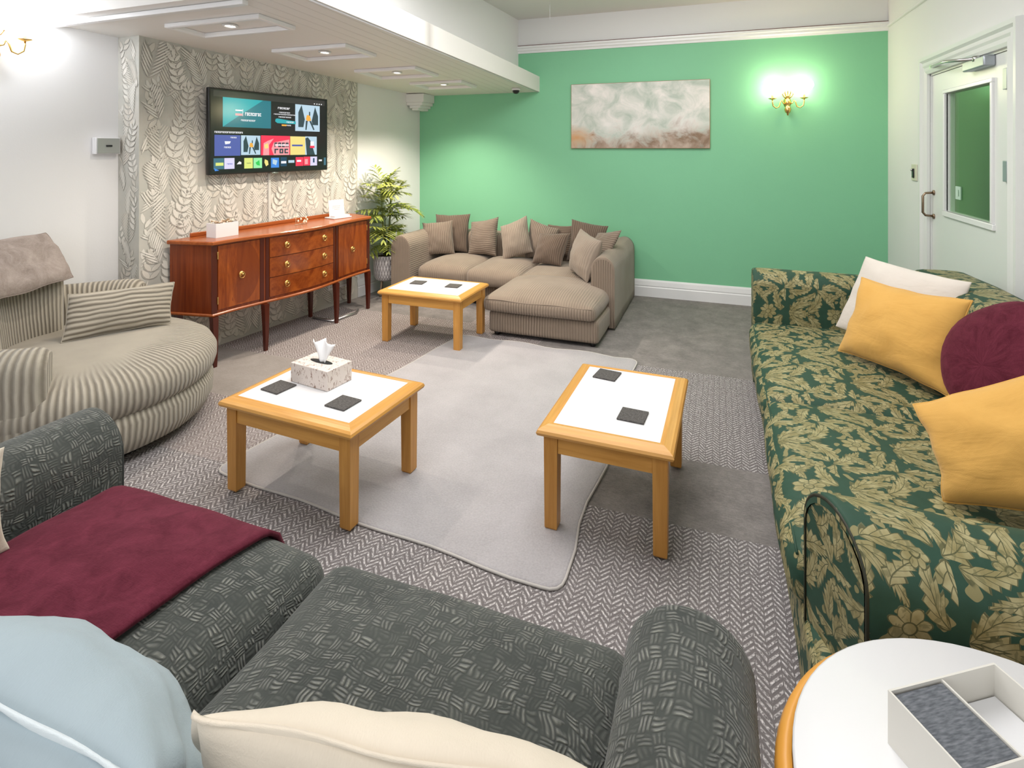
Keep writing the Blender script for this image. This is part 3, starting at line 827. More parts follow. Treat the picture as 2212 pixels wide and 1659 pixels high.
# switches
o = empty('light_switch', (1.39, 5.02, 1.315)); tag(o, 'cream light switch plate beside the door', 'switch')
MB().box(-0.010, 0, -0.058, 0.058, -0.062, 0.062, 0.003).build('plate', CREAMPLAST, o)
MB().box(-0.018, -0.010, -0.016, 0.022, -0.040, 0.030, 0.003).build('rocker', BLACK, o)
MB().lathe([(0.001, 0), (0.010, 0), (0.009, 0.01), (0.001, 0.012)], 12, M=Matrix.Translation((-0.018, 0.005, 0.02)) @ Matrix.Rotation(-PI / 2, 4, 'Y')).build('knob', CHROME, o)
o = empty('socket_box', (wx(2.52, -0.188), 2.515, 1.515), -WA); tag(o, 'grey steel switch on a white box by the papered corner', 'switch')
MB().box(0, 0.045, -0.075, 0.075, -0.055, 0.055, 0.004).build('back_box', WPLAST, o)
MB().box(0.0455, 0.052, -0.068, 0.068, -0.05, 0.05, 0.002).build('plate', Mat('brushed_grey', (0.36, 0.38, 0.36), 0.4, 0.3).m, o)
MB().box(0.0525, 0.060, -0.018, 0.018, -0.006, 0.006, 0.002).build('toggle', BLACK, o)
# dome camera and sensor
o = empty('security_camera', (-1.99, 5.44, zs(5.44))); tag(o, 'small black dome camera under the soffit edge', 'camera')
MB().lathe([(0.001, 0), (0.045, 0), (0.045, -0.018), (0.038, -0.022), (0.001, -0.022)], 20).build('mount', WPLAST, o)
MB().lathe([(0.036, -0.0225), (0.034, -0.04), (0.022, -0.055), (0.001, -0.06)], 20).build('dome', BLACK, o)
o = empty('motion_sensor', (0.98, 5.60, 2.91)); tag(o, 'small round detector up near the ceiling above the green wall', 'sensor')
MB().lathe([(0.001, 0), (0.03, 0), (0.03, -0.012), (0.001, -0.012)], 20).build('mount', CHROME, o)
MB().lathe([(0.020, -0.0125), (0.018, -0.028), (0.001, -0.032)], 20).build('lens', BLACK, o)
o = MB().tube([(-1.55, 5.2, 2.909), (-1.55, 5.2, 2.755)], 0.003, 6).build('pull_cord', WPLAST); tag(o, 'thin white pull cord hanging from the ceiling', 'cord')

# television
tvc = Vector((wx(3.62, 0.0), 3.62, 1.625))
tv = empty('television', (wx(3.62, 0.085), 3.62, 1.625), -WA); tag(tv, 'black flat television showing an app menu, mounted on leaf wallpaper', 'television')
HWD, HH = 0.585, 0.325
MB().box(-0.035, 0.0, -HWD, HWD, -HH, HH, 0.006).build('casing', BLACK, tv)
MB().box(-0.072, -0.0352, -0.2, 0.2, -0.15, 0.15, 0.004).build('bracket', BLACK, tv)
cols = {'blk': ((0.006, 0.006, 0.007), 1.0), 'top': ((0.030, 0.027, 0.026), 1.0), 'teal': ((0.02, 0.33, 0.36), 1.0), 'teal2': ((0.015, 0.15, 0.19), 1.0), 'txt': ((0.75, 0.75, 0.78), 1.0), 'ind': ((0.075, 0.10, 0.33), 1.0),
        'red': ((0.80, 0.03, 0.08), 1.0), 'pink': ((0.85, 0.30, 0.32), 1.0), 'yel': ((0.75, 0.62, 0.20), 1.0), 'sky': ((0.42, 0.56, 0.66), 1.0), 'dk': ((0.025, 0.05, 0.06), 1.0), 'or': ((0.75, 0.36, 0.05), 1.0),
        'lil': ((0.62, 0.58, 0.85), 1.0), 'lime': ((0.62, 0.68, 0.18), 1.0), 'grn': ((0.28, 0.72, 0.33), 1.0), 'blu': ((0.05, 0.22, 0.65), 1.0), 'navy': ((0.01, 0.05, 0.10), 1.0), 'grn2': ((0.03, 0.5, 0.08), 1.0), 'slate': ((0.05, 0.14, 0.19), 1.0)}
keys = list(cols); smats = []
for k in keys:
    m_ = Mat('screen_' + k, (0.01, 0.01, 0.01), 0.15)
    m_.b.inputs['Emission Color'].default_value = (*cols[k][0], 1); m_.b.inputs['Emission Strength'].default_value = cols[k][1]
    smats.append(m_.m)
s = MB()
SW, SH = HWD - 0.012, HH - 0.014
lay = [0]
def q(u0, v0, u1, v1, k, d=0):
    X = 0.0006 + d * 0.0002
    P = [(X, -HWD + 2 * HWD * u, HH - 2 * HH * v) for u, v in ((u0, v1), (u1, v1), (u1, v0), (u0, v0))]
    s.face(P, keys.index(k))
def poly(pts, k, d=0):
    s.face([(0.0006 + d * 0.0002, -HWD + 2 * HWD * u, HH - 2 * HH * v) for u, v in pts], keys.index(k))
q(0.012, 0.02, 0.988, 0.97, 'blk'); q(0.03, 0.03, 0.97, 0.10, 'top', 1)
q(0.095, 0.10, 0.466, 0.445, 'teal2', 1); poly([(0.095, 0.445), (0.095, 0.10), (0.40, 0.10), (0.22, 0.30)], 'teal', 2)
q(0.186, 0.235, 0.237, 0.250, 'txt', 3); q(0.186, 0.28, 0.237, 0.305, 'pink', 3); q(0.240, 0.225, 0.243, 0.31, 'txt', 3)
def letters(u0, v0, u1, v1, n, k, d):
    for i in range(n):
        a = u0 + (u1 - u0) * i / n; b = a + (u1 - u0) / n * 0.78
        q(a, v0, b, v0 + (v1 - v0) * 0.28, k, d); q(a, v0, a + (b - a) * 0.35, v1, k, d)
        if i % 2: q(b - (b - a) * 0.35, v0, b, v1, k, d)
        if i % 3: q(a, v1 - (v1 - v0) * 0.28, b, v1, k, d)
letters(0.258, 0.262, 0.388, 0.300, 9, 'txt', 3); letters(0.228, 0.349, 0.341, 0.368, 13, 'txt', 3)
letters(0.525, 0.165, 0.634, 0.190, 7, 'txt', 3); letters(0.536, 0.226, 0.634, 0.240, 10, 'txt', 3); letters(0.49, 0.252, 0.69, 0.264, 22, 'txt', 3); letters(0.531, 0.284, 0.643, 0.298, 12, 'txt', 3)
poly([(0.505, 0.32), (0.52, 0.312), (0.685, 0.34), (0.685, 0.375), (0.52, 0.372), (0.501, 0.35)], 'teal', 3); letters(0.60, 0.345, 0.67, 0.362, 7, 'txt', 4); q(0.558, 0.386, 0.60, 0.406, 'or', 3); letters(0.60, 0.388, 0.643, 0.403, 5, 'txt', 3)
def scene_pic(u0, v0, u1, v1, d):
    f = lambda a, b: (u0 + (u1 - u0) * a, v0 + (v1 - v0) * b)
    q(u0, v0, u1, v1, 'sky', d)
    poly([f(0.12, 0.85), f(0.12, 0.3), f(0.25, 0.02), f(0.38, 0.55), f(0.32, 0.85)], 'dk', d + 1); poly([f(0.66, 0.6), f(0.8, 0.05), f(0.93, 0.4), f(0.93, 0.75), f(0.7, 0.75)], 'dk', d + 1)
    poly([f(0.42, 0.55), f(0.46, 0.38), f(0.58, 0.38), f(0.64, 0.58), f(0.5, 0.62)], 'or', d + 2)
    poly([f(0.42, 0.60), f(0.50, 0.60), f(0.45, 0.95), f(0.40, 0.95)], 'dk', d + 2); poly([f(0.56, 0.60), f(0.64, 0.60), f(0.78, 0.93), f(0.73, 0.95)], 'dk', d + 2); q(*f(0.55, 0.25), *f(0.60, 0.40), 'dk', d + 2)
scene_pic(0.68, 0.108, 0.918, 0.464, 2)
letters(0.037, 0.497, 0.242, 0.518, 26, 'txt', 2)
q(0.037, 0.539, 0.223, 0.782, 'ind', 2); poly([(0.108, 0.612), (0.152, 0.612), (0.145, 0.64), (0.112, 0.648)], 'txt', 3); letters(0.104, 0.674, 0.154, 0.692, 6, 'txt', 3); letters(0.15, 0.56, 0.195, 0.575, 6, 'txt', 3)
scene_pic(0.228, 0.539, 0.378, 0.775, 2)
q(0.383, 0.534, 0.632, 0.781, 'red', 2); poly([(0.40, 0.781), (0.405, 0.63), (0.44, 0.60), (0.49, 0.57), (0.45, 0.65), (0.45, 0.781)], 'pink', 3); poly([(0.47, 0.70), (0.49, 0.62), (0.625, 0.58), (0.625, 0.781), (0.49, 0.781)], 'pink', 3)
letters(0.495, 0.62, 0.625, 0.68, 4, 'dk', 4); letters(0.495, 0.70, 0.625, 0.76, 3, 'dk', 4); q(0.50, 0.645, 0.62, 0.66, 'txt', 5); poly([(0.41, 0.65), (0.44, 0.63), (0.445, 0.69), (0.415, 0.70)], 'yel', 4)
q(0.634, 0.537, 0.774, 0.782, 'yel', 2); q(0.65, 0.645, 0.75, 0.668, 'ind', 3)
q(0.774, 0.534, 0.888, 0.783, 'sky', 2); poly([(0.775, 0.56), (0.80, 0.545), (0.83, 0.60), (0.87, 0.783), (0.79, 0.783)], 'dk', 3); q(0.825, 0.60, 0.86, 0.66, 'txt', 4); q(0.82, 0.66, 0.865, 0.69, 'red', 4)
for u0, v0, u1, v1, k in ((0.031, 0.808, 0.104, 0.935, 'slate'), (0.106, 0.808, 0.179, 0.935, 'lil'), (0.252, 0.811, 0.318, 0.938, 'lime'), (0.323, 0.812, 0.392, 0.938, 'grn'), (0.466, 0.815, 0.535, 0.94, 'blu'), (0.547, 0.809, 0.603, 0.927, 'navy'), (0.684, 0.812, 0.756, 0.93, 'red'), (0.759, 0.808, 0.821, 0.928, 'red'), (0.824, 0.809, 0.891, 0.931, 'lil'), (0.961, 0.825, 0.982, 0.93, 'slate')): q(u0, v0, u1, v1, k, 2)
q(0.045, 0.86, 0.10, 0.895, 'lime', 3); letters(0.125, 0.87, 0.165, 0.885, 6, 'ind', 3); poly([(0.195, 0.884), (0.215, 0.849), (0.23, 0.86), (0.23, 0.884)], 'txt', 3); letters(0.27, 0.87, 0.305, 0.88, 5, 'dk', 3); poly([(0.34, 0.87), (0.37, 0.84), (0.375, 0.91), (0.35, 0.90)], 'grn2', 3)
poly([(0.415, 0.83), (0.44, 0.85), (0.445, 0.90), (0.425, 0.92), (0.411, 0.87)], 'yel', 3); poly([(0.48, 0.83), (0.52, 0.85), (0.51, 0.91), (0.48, 0.89)], 'sky', 3); q(0.553, 0.86, 0.598, 0.89, 'txt', 3); q(0.617, 0.85, 0.672, 0.885, 'sky', 3); q(0.695, 0.85, 0.735, 0.875, 'txt', 3); q(0.77, 0.84, 0.80, 0.91, 'pink', 3); q(0.85, 0.83, 0.866, 0.89, 'navy', 3); q(0.908, 0.851, 0.941, 0.874, 'txt', 3); poly([(0.04, 0.955), (0.035, 0.92), (0.07, 0.95)], 'blu', 3)
for u in (0.86, 0.885, 0.908, 0.93): q(u, 0.075, u + 0.010, 0.09, 'txt', 2)
s.build('screen', smats, tv, normals=False)
MB().box(0.0, 0.004, -0.03, 0.03, -HH - 0.008, -HH, 0.001).build('logo_badge', CHROME, tv)
# cable cover running down to the sideboard
o = empty('cable_cover', (wx(3.627, 0.014), 3.627, 0.93), -WA); tag(o, 'slim white cable strip on the wallpaper under the television', 'cable cover')
MB().box(0.0, 0.012, -0.012, 0.012, -0.10, 0.36, 0.002).build('channel', Mat('strip_white', (0.62, 0.62, 0.58), 0.5).m, o)

# ------------------------------------------------------------------ sideboard (local: x along the wall, -y out into the room)
sb = empty('sideboard', (wx(2.60, 0.0) + 0.02 + 0.0, 2.60, 0), PI / 2 - WA)
sb.location = (-3.31 - 0.105 * (5.75 - 2.76) + 0.045, 2.76, 0)
tag(sb, 'bow-fronted mahogany sideboard on slim legs under the television', 'sideboard')
SL = 1.80
def front(x):           # depth of the serpentine front
    t = (x - 0.06) / (SL - 0.12); t = min(max(t, 0), 1)
    b = 0.5 - 0.5 * math.cos(2 * PI * min(max((t - 0.08) / 0.84, 0), 1))
    return 0.345 + 0.075 * b
def outline(inset=0.0, n=40):
    pts = [(0.0 + inset, -0.0)]
    xs_ = [0.10 + (SL - 0.20) * i / n for i in range(n + 1)]
    xs_[0] += inset * 0.6; xs_[-1] -= inset * 0.6
    pts += [(x, -(front(x) - inset)) for x in xs_] + [(SL - inset, 0.0)]
    return pts
def slab(z0, z1, inset, name, mat, top_round=0.0):
    s = MB(); rings = []
    steps = [(z0, inset), (z1, inset)] if not top_round else [(z0, inset + 0.006), (z0 + 0.006, inset), (z1 - 0.006, inset), (z1, inset + 0.006)]
    for z, i_ in steps: rings.append([(x, y, z) for x, y in outline(i_)])
    s.rings(rings, smooth=False); return s.build(name, mat, sb)
slab(0.365, 0.835, 0.022, 'body', MAHOG)
slab(0.835, 0.862, 0.0, 'top', MAHOG_TOP, 1)
slab(0.345, 0.365, 0.008, 'plinth', MAHOG_TOP, 1)
MB().box(0.16, SL - 0.12, -0.018, -0.002, 0.862, 0.892, 0.004).build('back_rail', MAHOG_TOP, sb)
def curved(name, x0, x1, z0, z1, mat, parent=sb, lift=0.008, n=14):
    s = MB(); f_ = lambda x: -(front(x) - 0.022) - lift
    rings = []
    for zz, li in ((z0, 0.0), (z0, lift), (z0 + 0.0, lift), (z1, lift), (z1, 0.0)):
        rings.append([(x0 + (x1 - x0) * i / n, f_(x0 + (x1 - x0) * i / n) + (lift - li), zz) for i in range(n + 1)])
    s.rings([rings[1], rings[3]], closed=False, smooth=True, uvf=lambda i, j: (j / n, i))
    s.rings([rings[0], rings[1]], closed=False, smooth=False); s.rings([rings[3], rings[4]], closed=False, smooth=False)
    for xx in (0, n): s.face([rings[0][xx], rings[1][xx], rings[3][xx], rings[4][xx]])
    return s.build(name, mat, parent)
def pull(par, x, z, lift=0.010):
    y = -(front(x) - 0.022) - lift
    Mx = Matrix.Translation((x, y, z)) @ Matrix.Rotation(PI / 2, 4, 'X')
    s = MB(); s.lathe([(0.001, 0), (0.020, 0), (0.019, 0.003), (0.010, 0.005), (0.006, 0.014), (0.009, 0.020), (0.001, 0.022)], 18, M=Mx)
    s.tube([(x + math.sin(a) * 0.022, y - 0.010, z - 0.006 + math.cos(a) * 0.022) for a in [2 * PI * i / 14 for i in range(14)]], 0.0022, 6, closed=True)
    return s.build('handle', BRASS, par)
XL0, XL1, XR0, XR1 = 0.150, 0.485, 1.235, 1.650
d = curved('door', XL0, XL1 - 0.02, 0.385, 0.825, FLAME_OVAL); pull(d, 0.325, 0.60)
for z in (0.45, 0.76): MB().box(XL0 - 0.008, XL0, -(front(XL0) - 0.022) - 0.012, -(front(XL0) - 0.022) - 0.001, z - 0.025, z + 0.025, 0.001).build('hinge', BRASS, d)
d = curved('door', XR0 + 0.02, XR1, 0.385, 0.825, FLAME); pull(d, 1.45, 0.60)
for z in (0.45, 0.76): MB().box(XR1, XR1 + 0.008, -(front(XR1) - 0.022) - 0.012, -(front(XR1) - 0.022) - 0.001, z - 0.025, z + 0.025, 0.001).build('hinge', BRASS, d)
for z0, z1 in ((0.385, 0.525), (0.531, 0.675), (0.681, 0.825)):
    d = curved('drawer', 0.545, 1.175, z0, z1, FLAME)
    for x in (0.68, 1.055): pull(d, x, (z0 + z1) / 2 + 0.01)
for x0, x1 in ((0.105, 0.145), (0.47, 0.50), (0.515, 0.54), (1.18, 1.205), (1.22, 1.25), (1.655, 1.695)):
    curved('stile', x0, x1, 0.367, 0.833, MAHOG_DK, lift=0.005, n=3)
for x, y in ((0.125, -0.32), (0.50, -0.37), (1.22, -0.37), (SL - 0.125, -0.32), (0.06, -0.035), (0.50, -0.04), (1.25, -0.04), (SL - 0.06, -0.035)):
    if (x, y) == (0.50, -0.04): continue
    rings = []
    for t in range(7):
        u = t / 6; z = 0.345 * (1 - u); hw = 0.021 - 0.009 * u; off = 0.012 * math.sin(u * 2.2) if y < -0.2 else 0
        rings.append([(x + a * hw, y - off * 0.6 + b * hw, z + 0.0) for a, b in ((-1, -1), (1, -1), (1, 1), (-1, 1))])
    MB().rings(rings, smooth=False).build('leg', MAHOG_DK, sb)
sbM = Matrix.Translation(sb.location) @ Matrix.Rotation(sb.rotation_euler.z, 4, 'Z')
# things on the sideboard
pb = empty('planter_box', sbM @ Vector((0.30, -0.17, 0.8625)), sb.rotation_euler.z); tag(pb, 'small white box of dried petals at the near end of the sideboard', 'planter')
s = MB(); hx, hy, hz = 0.09, 0.052, 0.10
s.box(-hx, hx, -hy, -hy + 0.006, 0, hz); s.box(-hx, hx, hy - 0.006, hy, 0, hz); s.box(-hx, -hx + 0.006, -hy + 0.006, hy - 0.006, 0, hz); s.box(hx - 0.006, hx, -hy + 0.006, hy - 0.006, 0, hz); s.box(-hx + .006, hx - .006, -hy + .006, hy - .006, 0, 0.006)
s.build('box', WPLAST, pb)
MB().box(-hx + .007, hx - .007, -hy + .007, hy - .007, 0.007, 0.085).build('filling', Mat('petal_bed', (0.22, 0.15, 0.09), 0.9).m, pb)
pet = [Mat('petal_a', (0.72, 0.52, 0.40), 0.8).m, Mat('petal_b', (0.30, 0.19, 0.10), 0.8).m, Mat('petal_c', (0.75, 0.66, 0.52), 0.8).m]
rr = random.Random(3); s = MB()
for k in range(46):
    c = Vector((rr.uniform(-hx + .015, hx - .015), rr.uniform(-hy + .014, hy - .014), rr.uniform(0.09, 0.112)))
    M = Matrix.Translation(c) @ Matrix.Rotation(rr.uniform(0, 6), 4, 'Z') @ Matrix.Rotation(rr.uniform(-1, 1), 4, 'X')
    s.lathe([(0.0005, -0.004), (0.010, -0.002), (0.012, 0.002), (0.0005, 0.005)], 7, M=M, mi=k % 3, sy=0.6)
o = s.build('petals', pet, pb); o['kind'] = 'stuff'
fl = empty('dried_flowers', sbM @ Vector((1.0, -0.20, 0.8625)), sb.rotation_euler.z); tag(fl, 'small spray of pale dried flowers lying on the sideboard', 'flowers')
s = MB(); s2 = MB(); s.tube([(-0.07, 0.0, 0.004), (0.07, 0.01, 0.006)], 0.0028, 5)
for k in range(9):
    x = -0.06 + 0.015 * k; a = rr.uniform(-1, 1); e = Vector((x + 0.025 * a, rr.uniform(-0.04, 0.03), rr.uniform(0.02, 0.075)))
    s.tube([(x, 0.003, 0.005), (x + 0.01 * a, e.y * 0.5, e.z * 0.7), e], 0.0013, 5)
    s2.lathe([(0.0005, -0.012), (0.007, -0.004), (0.008, 0.003), (0.0005, 0.012)], 8, c=e)
s.build('stem', Mat('dried_stem', (0.55, 0.42, 0.28), 0.8).m, fl); s2.build('flower_head', Mat('dried_head', (0.85, 0.72, 0.55), 0.7).m, fl)
cd = empty('notice_card', sbM @ Vector((1.47, -0.15, 0.8625)), sb.rotation_euler.z - 0.12); tag(cd, 'white card standing in a holder on the far end of the sideboard', 'card')
MB().box(-0.10, 0.10, -0.075, 0.06, 0.0, 0.012, 0.004).build('holder', WPLAST, cd)
MB().box(-0.085, 0.085, -0.065, 0.0, 0.0125, 0.028, 0.002).build('leaflets', Mat('leaflet_paper', (0.72, 0.72, 0.74), 0.6).m, cd)
c_ = MB().box(-0.085, 0.085, 0.004, 0.010, 0.0125, 0.165, 0.001, M=Matrix.Rotation(-0.12, 4, 'X')).build('card', Mat('card_white', (0.84, 0.80, 0.79), 0.6).m, cd)
s = MB()
for k, (a, b) in enumerate(((-0.045, 0.045), (-0.05, 0.04), (-0.03, 0.035))):
    n_ = 9
    for i in range(n_):
        u = a + (b - a) * i / n_; s.box(u, u + (b - a) / n_ * 0.7, 0.0030, 0.0036, 0.105 - k * 0.015, 0.112 - k * 0.015, M=Matrix.Rotation(-0.12, 4, 'X'))
s.build('lettering', Mat('pink_ink', (0.72, 0.45, 0.47), 0.6).m, c_)
# low down on the wall and floor behind the legs
o = empty('wall_vent', (wx(4.42, 0.014), 4.42, 0.30), -WA); tag(o, 'pale slotted vent cover low on the wall behind the sideboard', 'vent')
MB().box(0, 0.012, -0.14, 0.14, -0.14, 0.14, 0.003).build('frame', WPLAST, o)
s = MB()
for k in range(11): s.box(0.0122, 0.017, -0.12, 0.12, -0.12 + k * 0.022, -0.108 + k * 0.022)
s.build('slats', Mat('vent_grey', (0.60, 0.61, 0.58), 0.5).m, o)
o = MB().tube([sbM @ Vector((1.22, -0.10, 0.012)), sbM @ Vector((1.22, -0.335, 0.012)), sbM @ Vector((1.50, -0.345, 0.012)), sbM @ Vector((1.58, -0.29, 0.012))], 0.011, 6).build('cable_ramp', CHROME)
tag(o, 'thin silver metal rail lying on the carpet between sideboard legs', 'rail')

# ------------------------------------------------------------------ coffee tables
def make_table(label):
    t = empty('coffee_table'); tag(t, label, 'coffee table', 'oak framed coffee tables with white tops')
    A, B, Hh = 0.36, 0.26, 0.405
    prof = [(0.055, 0.0), (0.055, 0.004), (0.040, 0.006), (0.030, 0.002), (0.014, -0.003), (0.004, -0.010), (0.0, -0.020), (0.004, -0.030), (0.014, -0.036), (0.055, -0.036)]
    cs = [(-1, -1), (1, -1), (1, 1), (-1, 1)]
    for k in range(4):
        a, b = cs[k], cs[(k + 1) % 4]
        rings = [[(c[0] * (A - i_), c[1] * (B - i_), Hh - 0.004 + z) for i_, z in prof] for c in (a, b)]
        MB().rings(rings, smooth=False).build('edge_moulding', OAK_X if k % 2 == 0 else OAK_Y, t)
    MB().box(-A + 0.054, A - 0.054, -B + 0.054, B - 0.054, Hh - 0.030, Hh - 0.0005).build('tabletop', LAMINATE, t)
    for sx, sy in cs:
        x, y = sx * (A - 0.052), sy * (B - 0.052)
        rings = [[(x + a * h_, y + b * h_, z) for a, b in ((-1, -1), (1, -1), (1, 1), (-1, 1))] for z, h_ in ((0.0, 0.022), (0.006, 0.025), (0.368, 0.0275))]
        MB().rings(rings, smooth=False).build('leg', OAK_Z, t)
    for sy in (-1, 1): MB().box(-A + 0.08, A - 0.08, sy * (B - 0.04) - 0.010, sy * (B - 0.04) + 0.010, 0.300, 0.368, 0.001).build('apron', OAK_X, t)
    for sx in (-1, 1): MB().box(sx * (A - 0.04) - 0.010, sx * (A - 0.04) + 0.010, -B + 0.08, B - 0.08, 0.300, 0.368, 0.001).build('apron', OAK_Y, t)
    return t
def dup(root, loc, rz, label):
    r = root.copy(); COL.objects.link(r); r.location = loc; r.rotation_euler = (0, 0, rz); r['label'] = label
    for ch in list(root.children):
        c = ch.copy(); COL.objects.link(c); c.parent = r
    return r
ct = make_table('oak coffee table carrying the tissue box, nearest the striped armchair'); ct.location = (-1.665, 2.05, 0.010); ct.rotation_euler = (0, 0, R(-3))
dup(ct, (-0.405, 2.415, 0.010), R(89), 'oak coffee table on the rug edge beside the green damask sofa')
dup(ct, (-2.125, 3.925, 0.0), R(0), 'oak coffee table in front of the taupe corner sofa')
COAST = Mat('dark_felt', (0.075, 0.068, 0.064), 0.9); COAST = COAST.m
def coaster_mat():
    m = Mat('speckled_slate', (0.07, 0.065, 0.06), 0.85); n = m.noise(m.coord(), 160, 2)
    m.col(m.mix(n.ramp(0.4, 0.7), (0.055, 0.05, 0.047), (0.12, 0.11, 0.105))); return m.m
COAST = coaster_mat(); c0 = None
for x, y, z, a, lb in ((-1.870, 1.986, 0.4155, -8, 'square charcoal coaster left of the tissue box'), (-1.498, 1.959, 0.4155, -6, 'square charcoal coaster right of the tissue box, near the table corner'),
                       (-0.503, 2.642, 0.4155, -8, 'square charcoal coaster at the far end of the table by the damask sofa'), (-0.329, 2.276, 0.4155, -4, 'square charcoal coaster near the middle of the table by the damask sofa'),
                       (-2.295, 3.964, 0.4055, 6, 'dark coaster on the left of the table by the corner sofa'), (-1.978, 3.965, 0.4055, 4, 'dark coaster on the right of the table by the corner sofa')):
    if c0 is None: c0 = MB().box(-0.054, 0.054, -0.054, 0.054, 0, 0.006, 0.0015).build('coaster', COAST); o = c0
    else: o = c0.copy(); COL.objects.link(o)
    o.location = (x, y, z); o.rotation_euler = (0, 0, R(a)); tag(o, lb, 'coaster', 'square dark coasters on the tables')
# tissue box
tb = empty('tissue_box', (-1.742, 2.118, 0.4155), R(-8)); tag(tb, 'patterned cardboard tissue box with a tissue pulled up, on the left table', 'tissue box')
def tissue_print():
    m = Mat('printed_card', (0.7, 0.62, 0.57), 0.6); c = m.coord()
    n = m.noise(m.map(c, (60, 60, 25)), 1.3, 3, 0.6, 1.0)
    m.col(m.mix(n.ramp(0.57, 0.62), (0.70, 0.62, 0.57), (0.30, 0.20, 0.16))); return m.m
s = MB(); s.box(-0.118, 0.118, -0.075, 0.075, 0, 0.088, 0.002); s.build('carton', tissue_print(), tb)
s = MB(); s.lathe([(0.0005, 0.0882), (0.07, 0.0882), (0.07, 0.0886), (0.0005, 0.0888)], 24, sy=0.28); s.build('slot', DARKGAP, tb)
s = MB(); nx, nz = 10, 8; g_ = []
for i in range(nx + 1):
    row = []
    for j in range(nz + 1):
        u = i / nx * 2 - 1; v = j / nz
        row.append(Vector((u * (0.022 + 0.045 * v) - 0.02 * v + 0.006, 0.012 * math.sin(u * 5 + v * 2) * (0.3 + v) + 0.028 * v, 0.087 + 0.088 * v + 0.010 * math.sin(u * 4 + 1) * v)))
    g_.append(row)
for i in range(nx):
    for j in range(nz): s.face([g_[i][j], g_[i + 1][j], g_[i + 1][j + 1], g_[i][j + 1]], smooth=True)
ti = s.build('tissue', Mat('tissue_paper', (0.88, 0.88, 0.89), 0.8).m, tb, merge=0.0002); md = ti.modifiers.new('thick', 'SOLIDIFY'); md.thickness = 0.002

# ------------------------------------------------------------------ rug
s = MB()
P0 = [(-2.20, 1.93), (-0.50, 1.80), (-0.54, 3.98), (-1.93, 4.03)]
def rug_outline(inset, n=14):
    cen = Vector((-1.30, 2.95)); pts = []
    for k in range(4):
        a, b, c = Vector(P0[k - 1]), Vector(P0[k]), Vector(P0[(k + 1) % 4])
        r = 0.07
        e1 = (a - b).normalized(); e2 = (c - b).normalized()
        for i in range(5):
            t = i / 4; p = b + e1 * r * (1 - t) ** 2 + e2 * r * t ** 2
            pts.append(p)
        nx_ = Vector(P0[(k + 1) % 4]); L = (nx_ - b).length
        for i in range(1, n):
            p = b + e2 * (r + (L - 2 * r) * i / n); nn = Vector((e2.y, -e2.x))
            pts.append(p + nn * 0.012 * math.sin(i * 1.1 + k * 2) * (1.6 if k in (1, 2) else 0.6))
    return [cen + (p - cen) * (1 - inset / 0.9) for p in pts]
o0, o1, o2 = rug_outline(0.0), rug_outline(0.012), rug_outline(0.03)
s.rings([[(p.x, p.y, 0.0008) for p in o0], [(p.x, p.y, 0.007) for p in o0], [(p.x, p.y, 0.0105) for p in o1], [(p.x, p.y, 0.0095) for p in o2]], cap0=True, cap1=True)
rg = s.build('rug', RUG); tag(rg, 'pale grey rug with rounded corners lying under the coffee tables', 'rug')
MB().tube([(p.x, p.y, 0.005) for p in o0], 0.0055, 6, closed=True).build('bound_edge', RUG_EDGE, rg)

# ------------------------------------------------------------------ taupe corner sofa
cs_ = empty('corner_sofa', (-1.9, 4.9, 0)); tag(cs_, 'taupe corduroy corner sofa with a chaise, against the green wall', 'sofa')
def cchild(o): o.location = -Vector(cs_.location); return o
cchild(soft('base', -2.93, -1.70, 4.86, 5.70, 0.025, 0.20, 0.03, SOFA_CORD, cs_))
cchild(soft('chaise_base', -1.735, -0.845, 4.10, 5.62, 0.025, 0.205, 0.035, SOFA_CORD, cs_, seed=3))
cchild(soft('back', -2.93, -0.86, 5.46, 5.715, 0.03, 0.60, 0.07, SOFA_WORN, cs_, seed=5))
cchild(soft('seat_cushion', -2.79, -2.235, 4.78, 5.50, 0.195, 0.345, 0.055, SOFA_WORN, cs_, crown=0.055, bulge=0.014, amp=0.009, seed=7))
cchild(soft('seat_cushion', -2.255, -1.70, 4.76, 5.50, 0.195, 0.345, 0.055, SOFA_WORN, cs_, crown=0.055, bulge=0.014, amp=0.009, seed=8))
cchild(soft('seat_cushion', -1.71, -1.02, 4.74, 5.50, 0.200, 0.350, 0.05, SOFA_WORN, cs_, crown=0.025, seed=9))
cz = cchild(soft('chaise_cushion', -1.77, -0.865, 4.06, 4.92, 0.195, 0.315, 0.045, SOFA_CORD, cs_, crown=0.065, bulge=0.012, seed=10, top_mat=SOFA_WORN))
MB().tube([(-1.745 + 0.855 * i / 12, 4.068 - 0.006 * math.sin(PI * i / 12), 0.300 + 0.004 * math.sin(i)) for i in range(13)], 0.004, 6).build('piping', SOFA_CORD, cz)
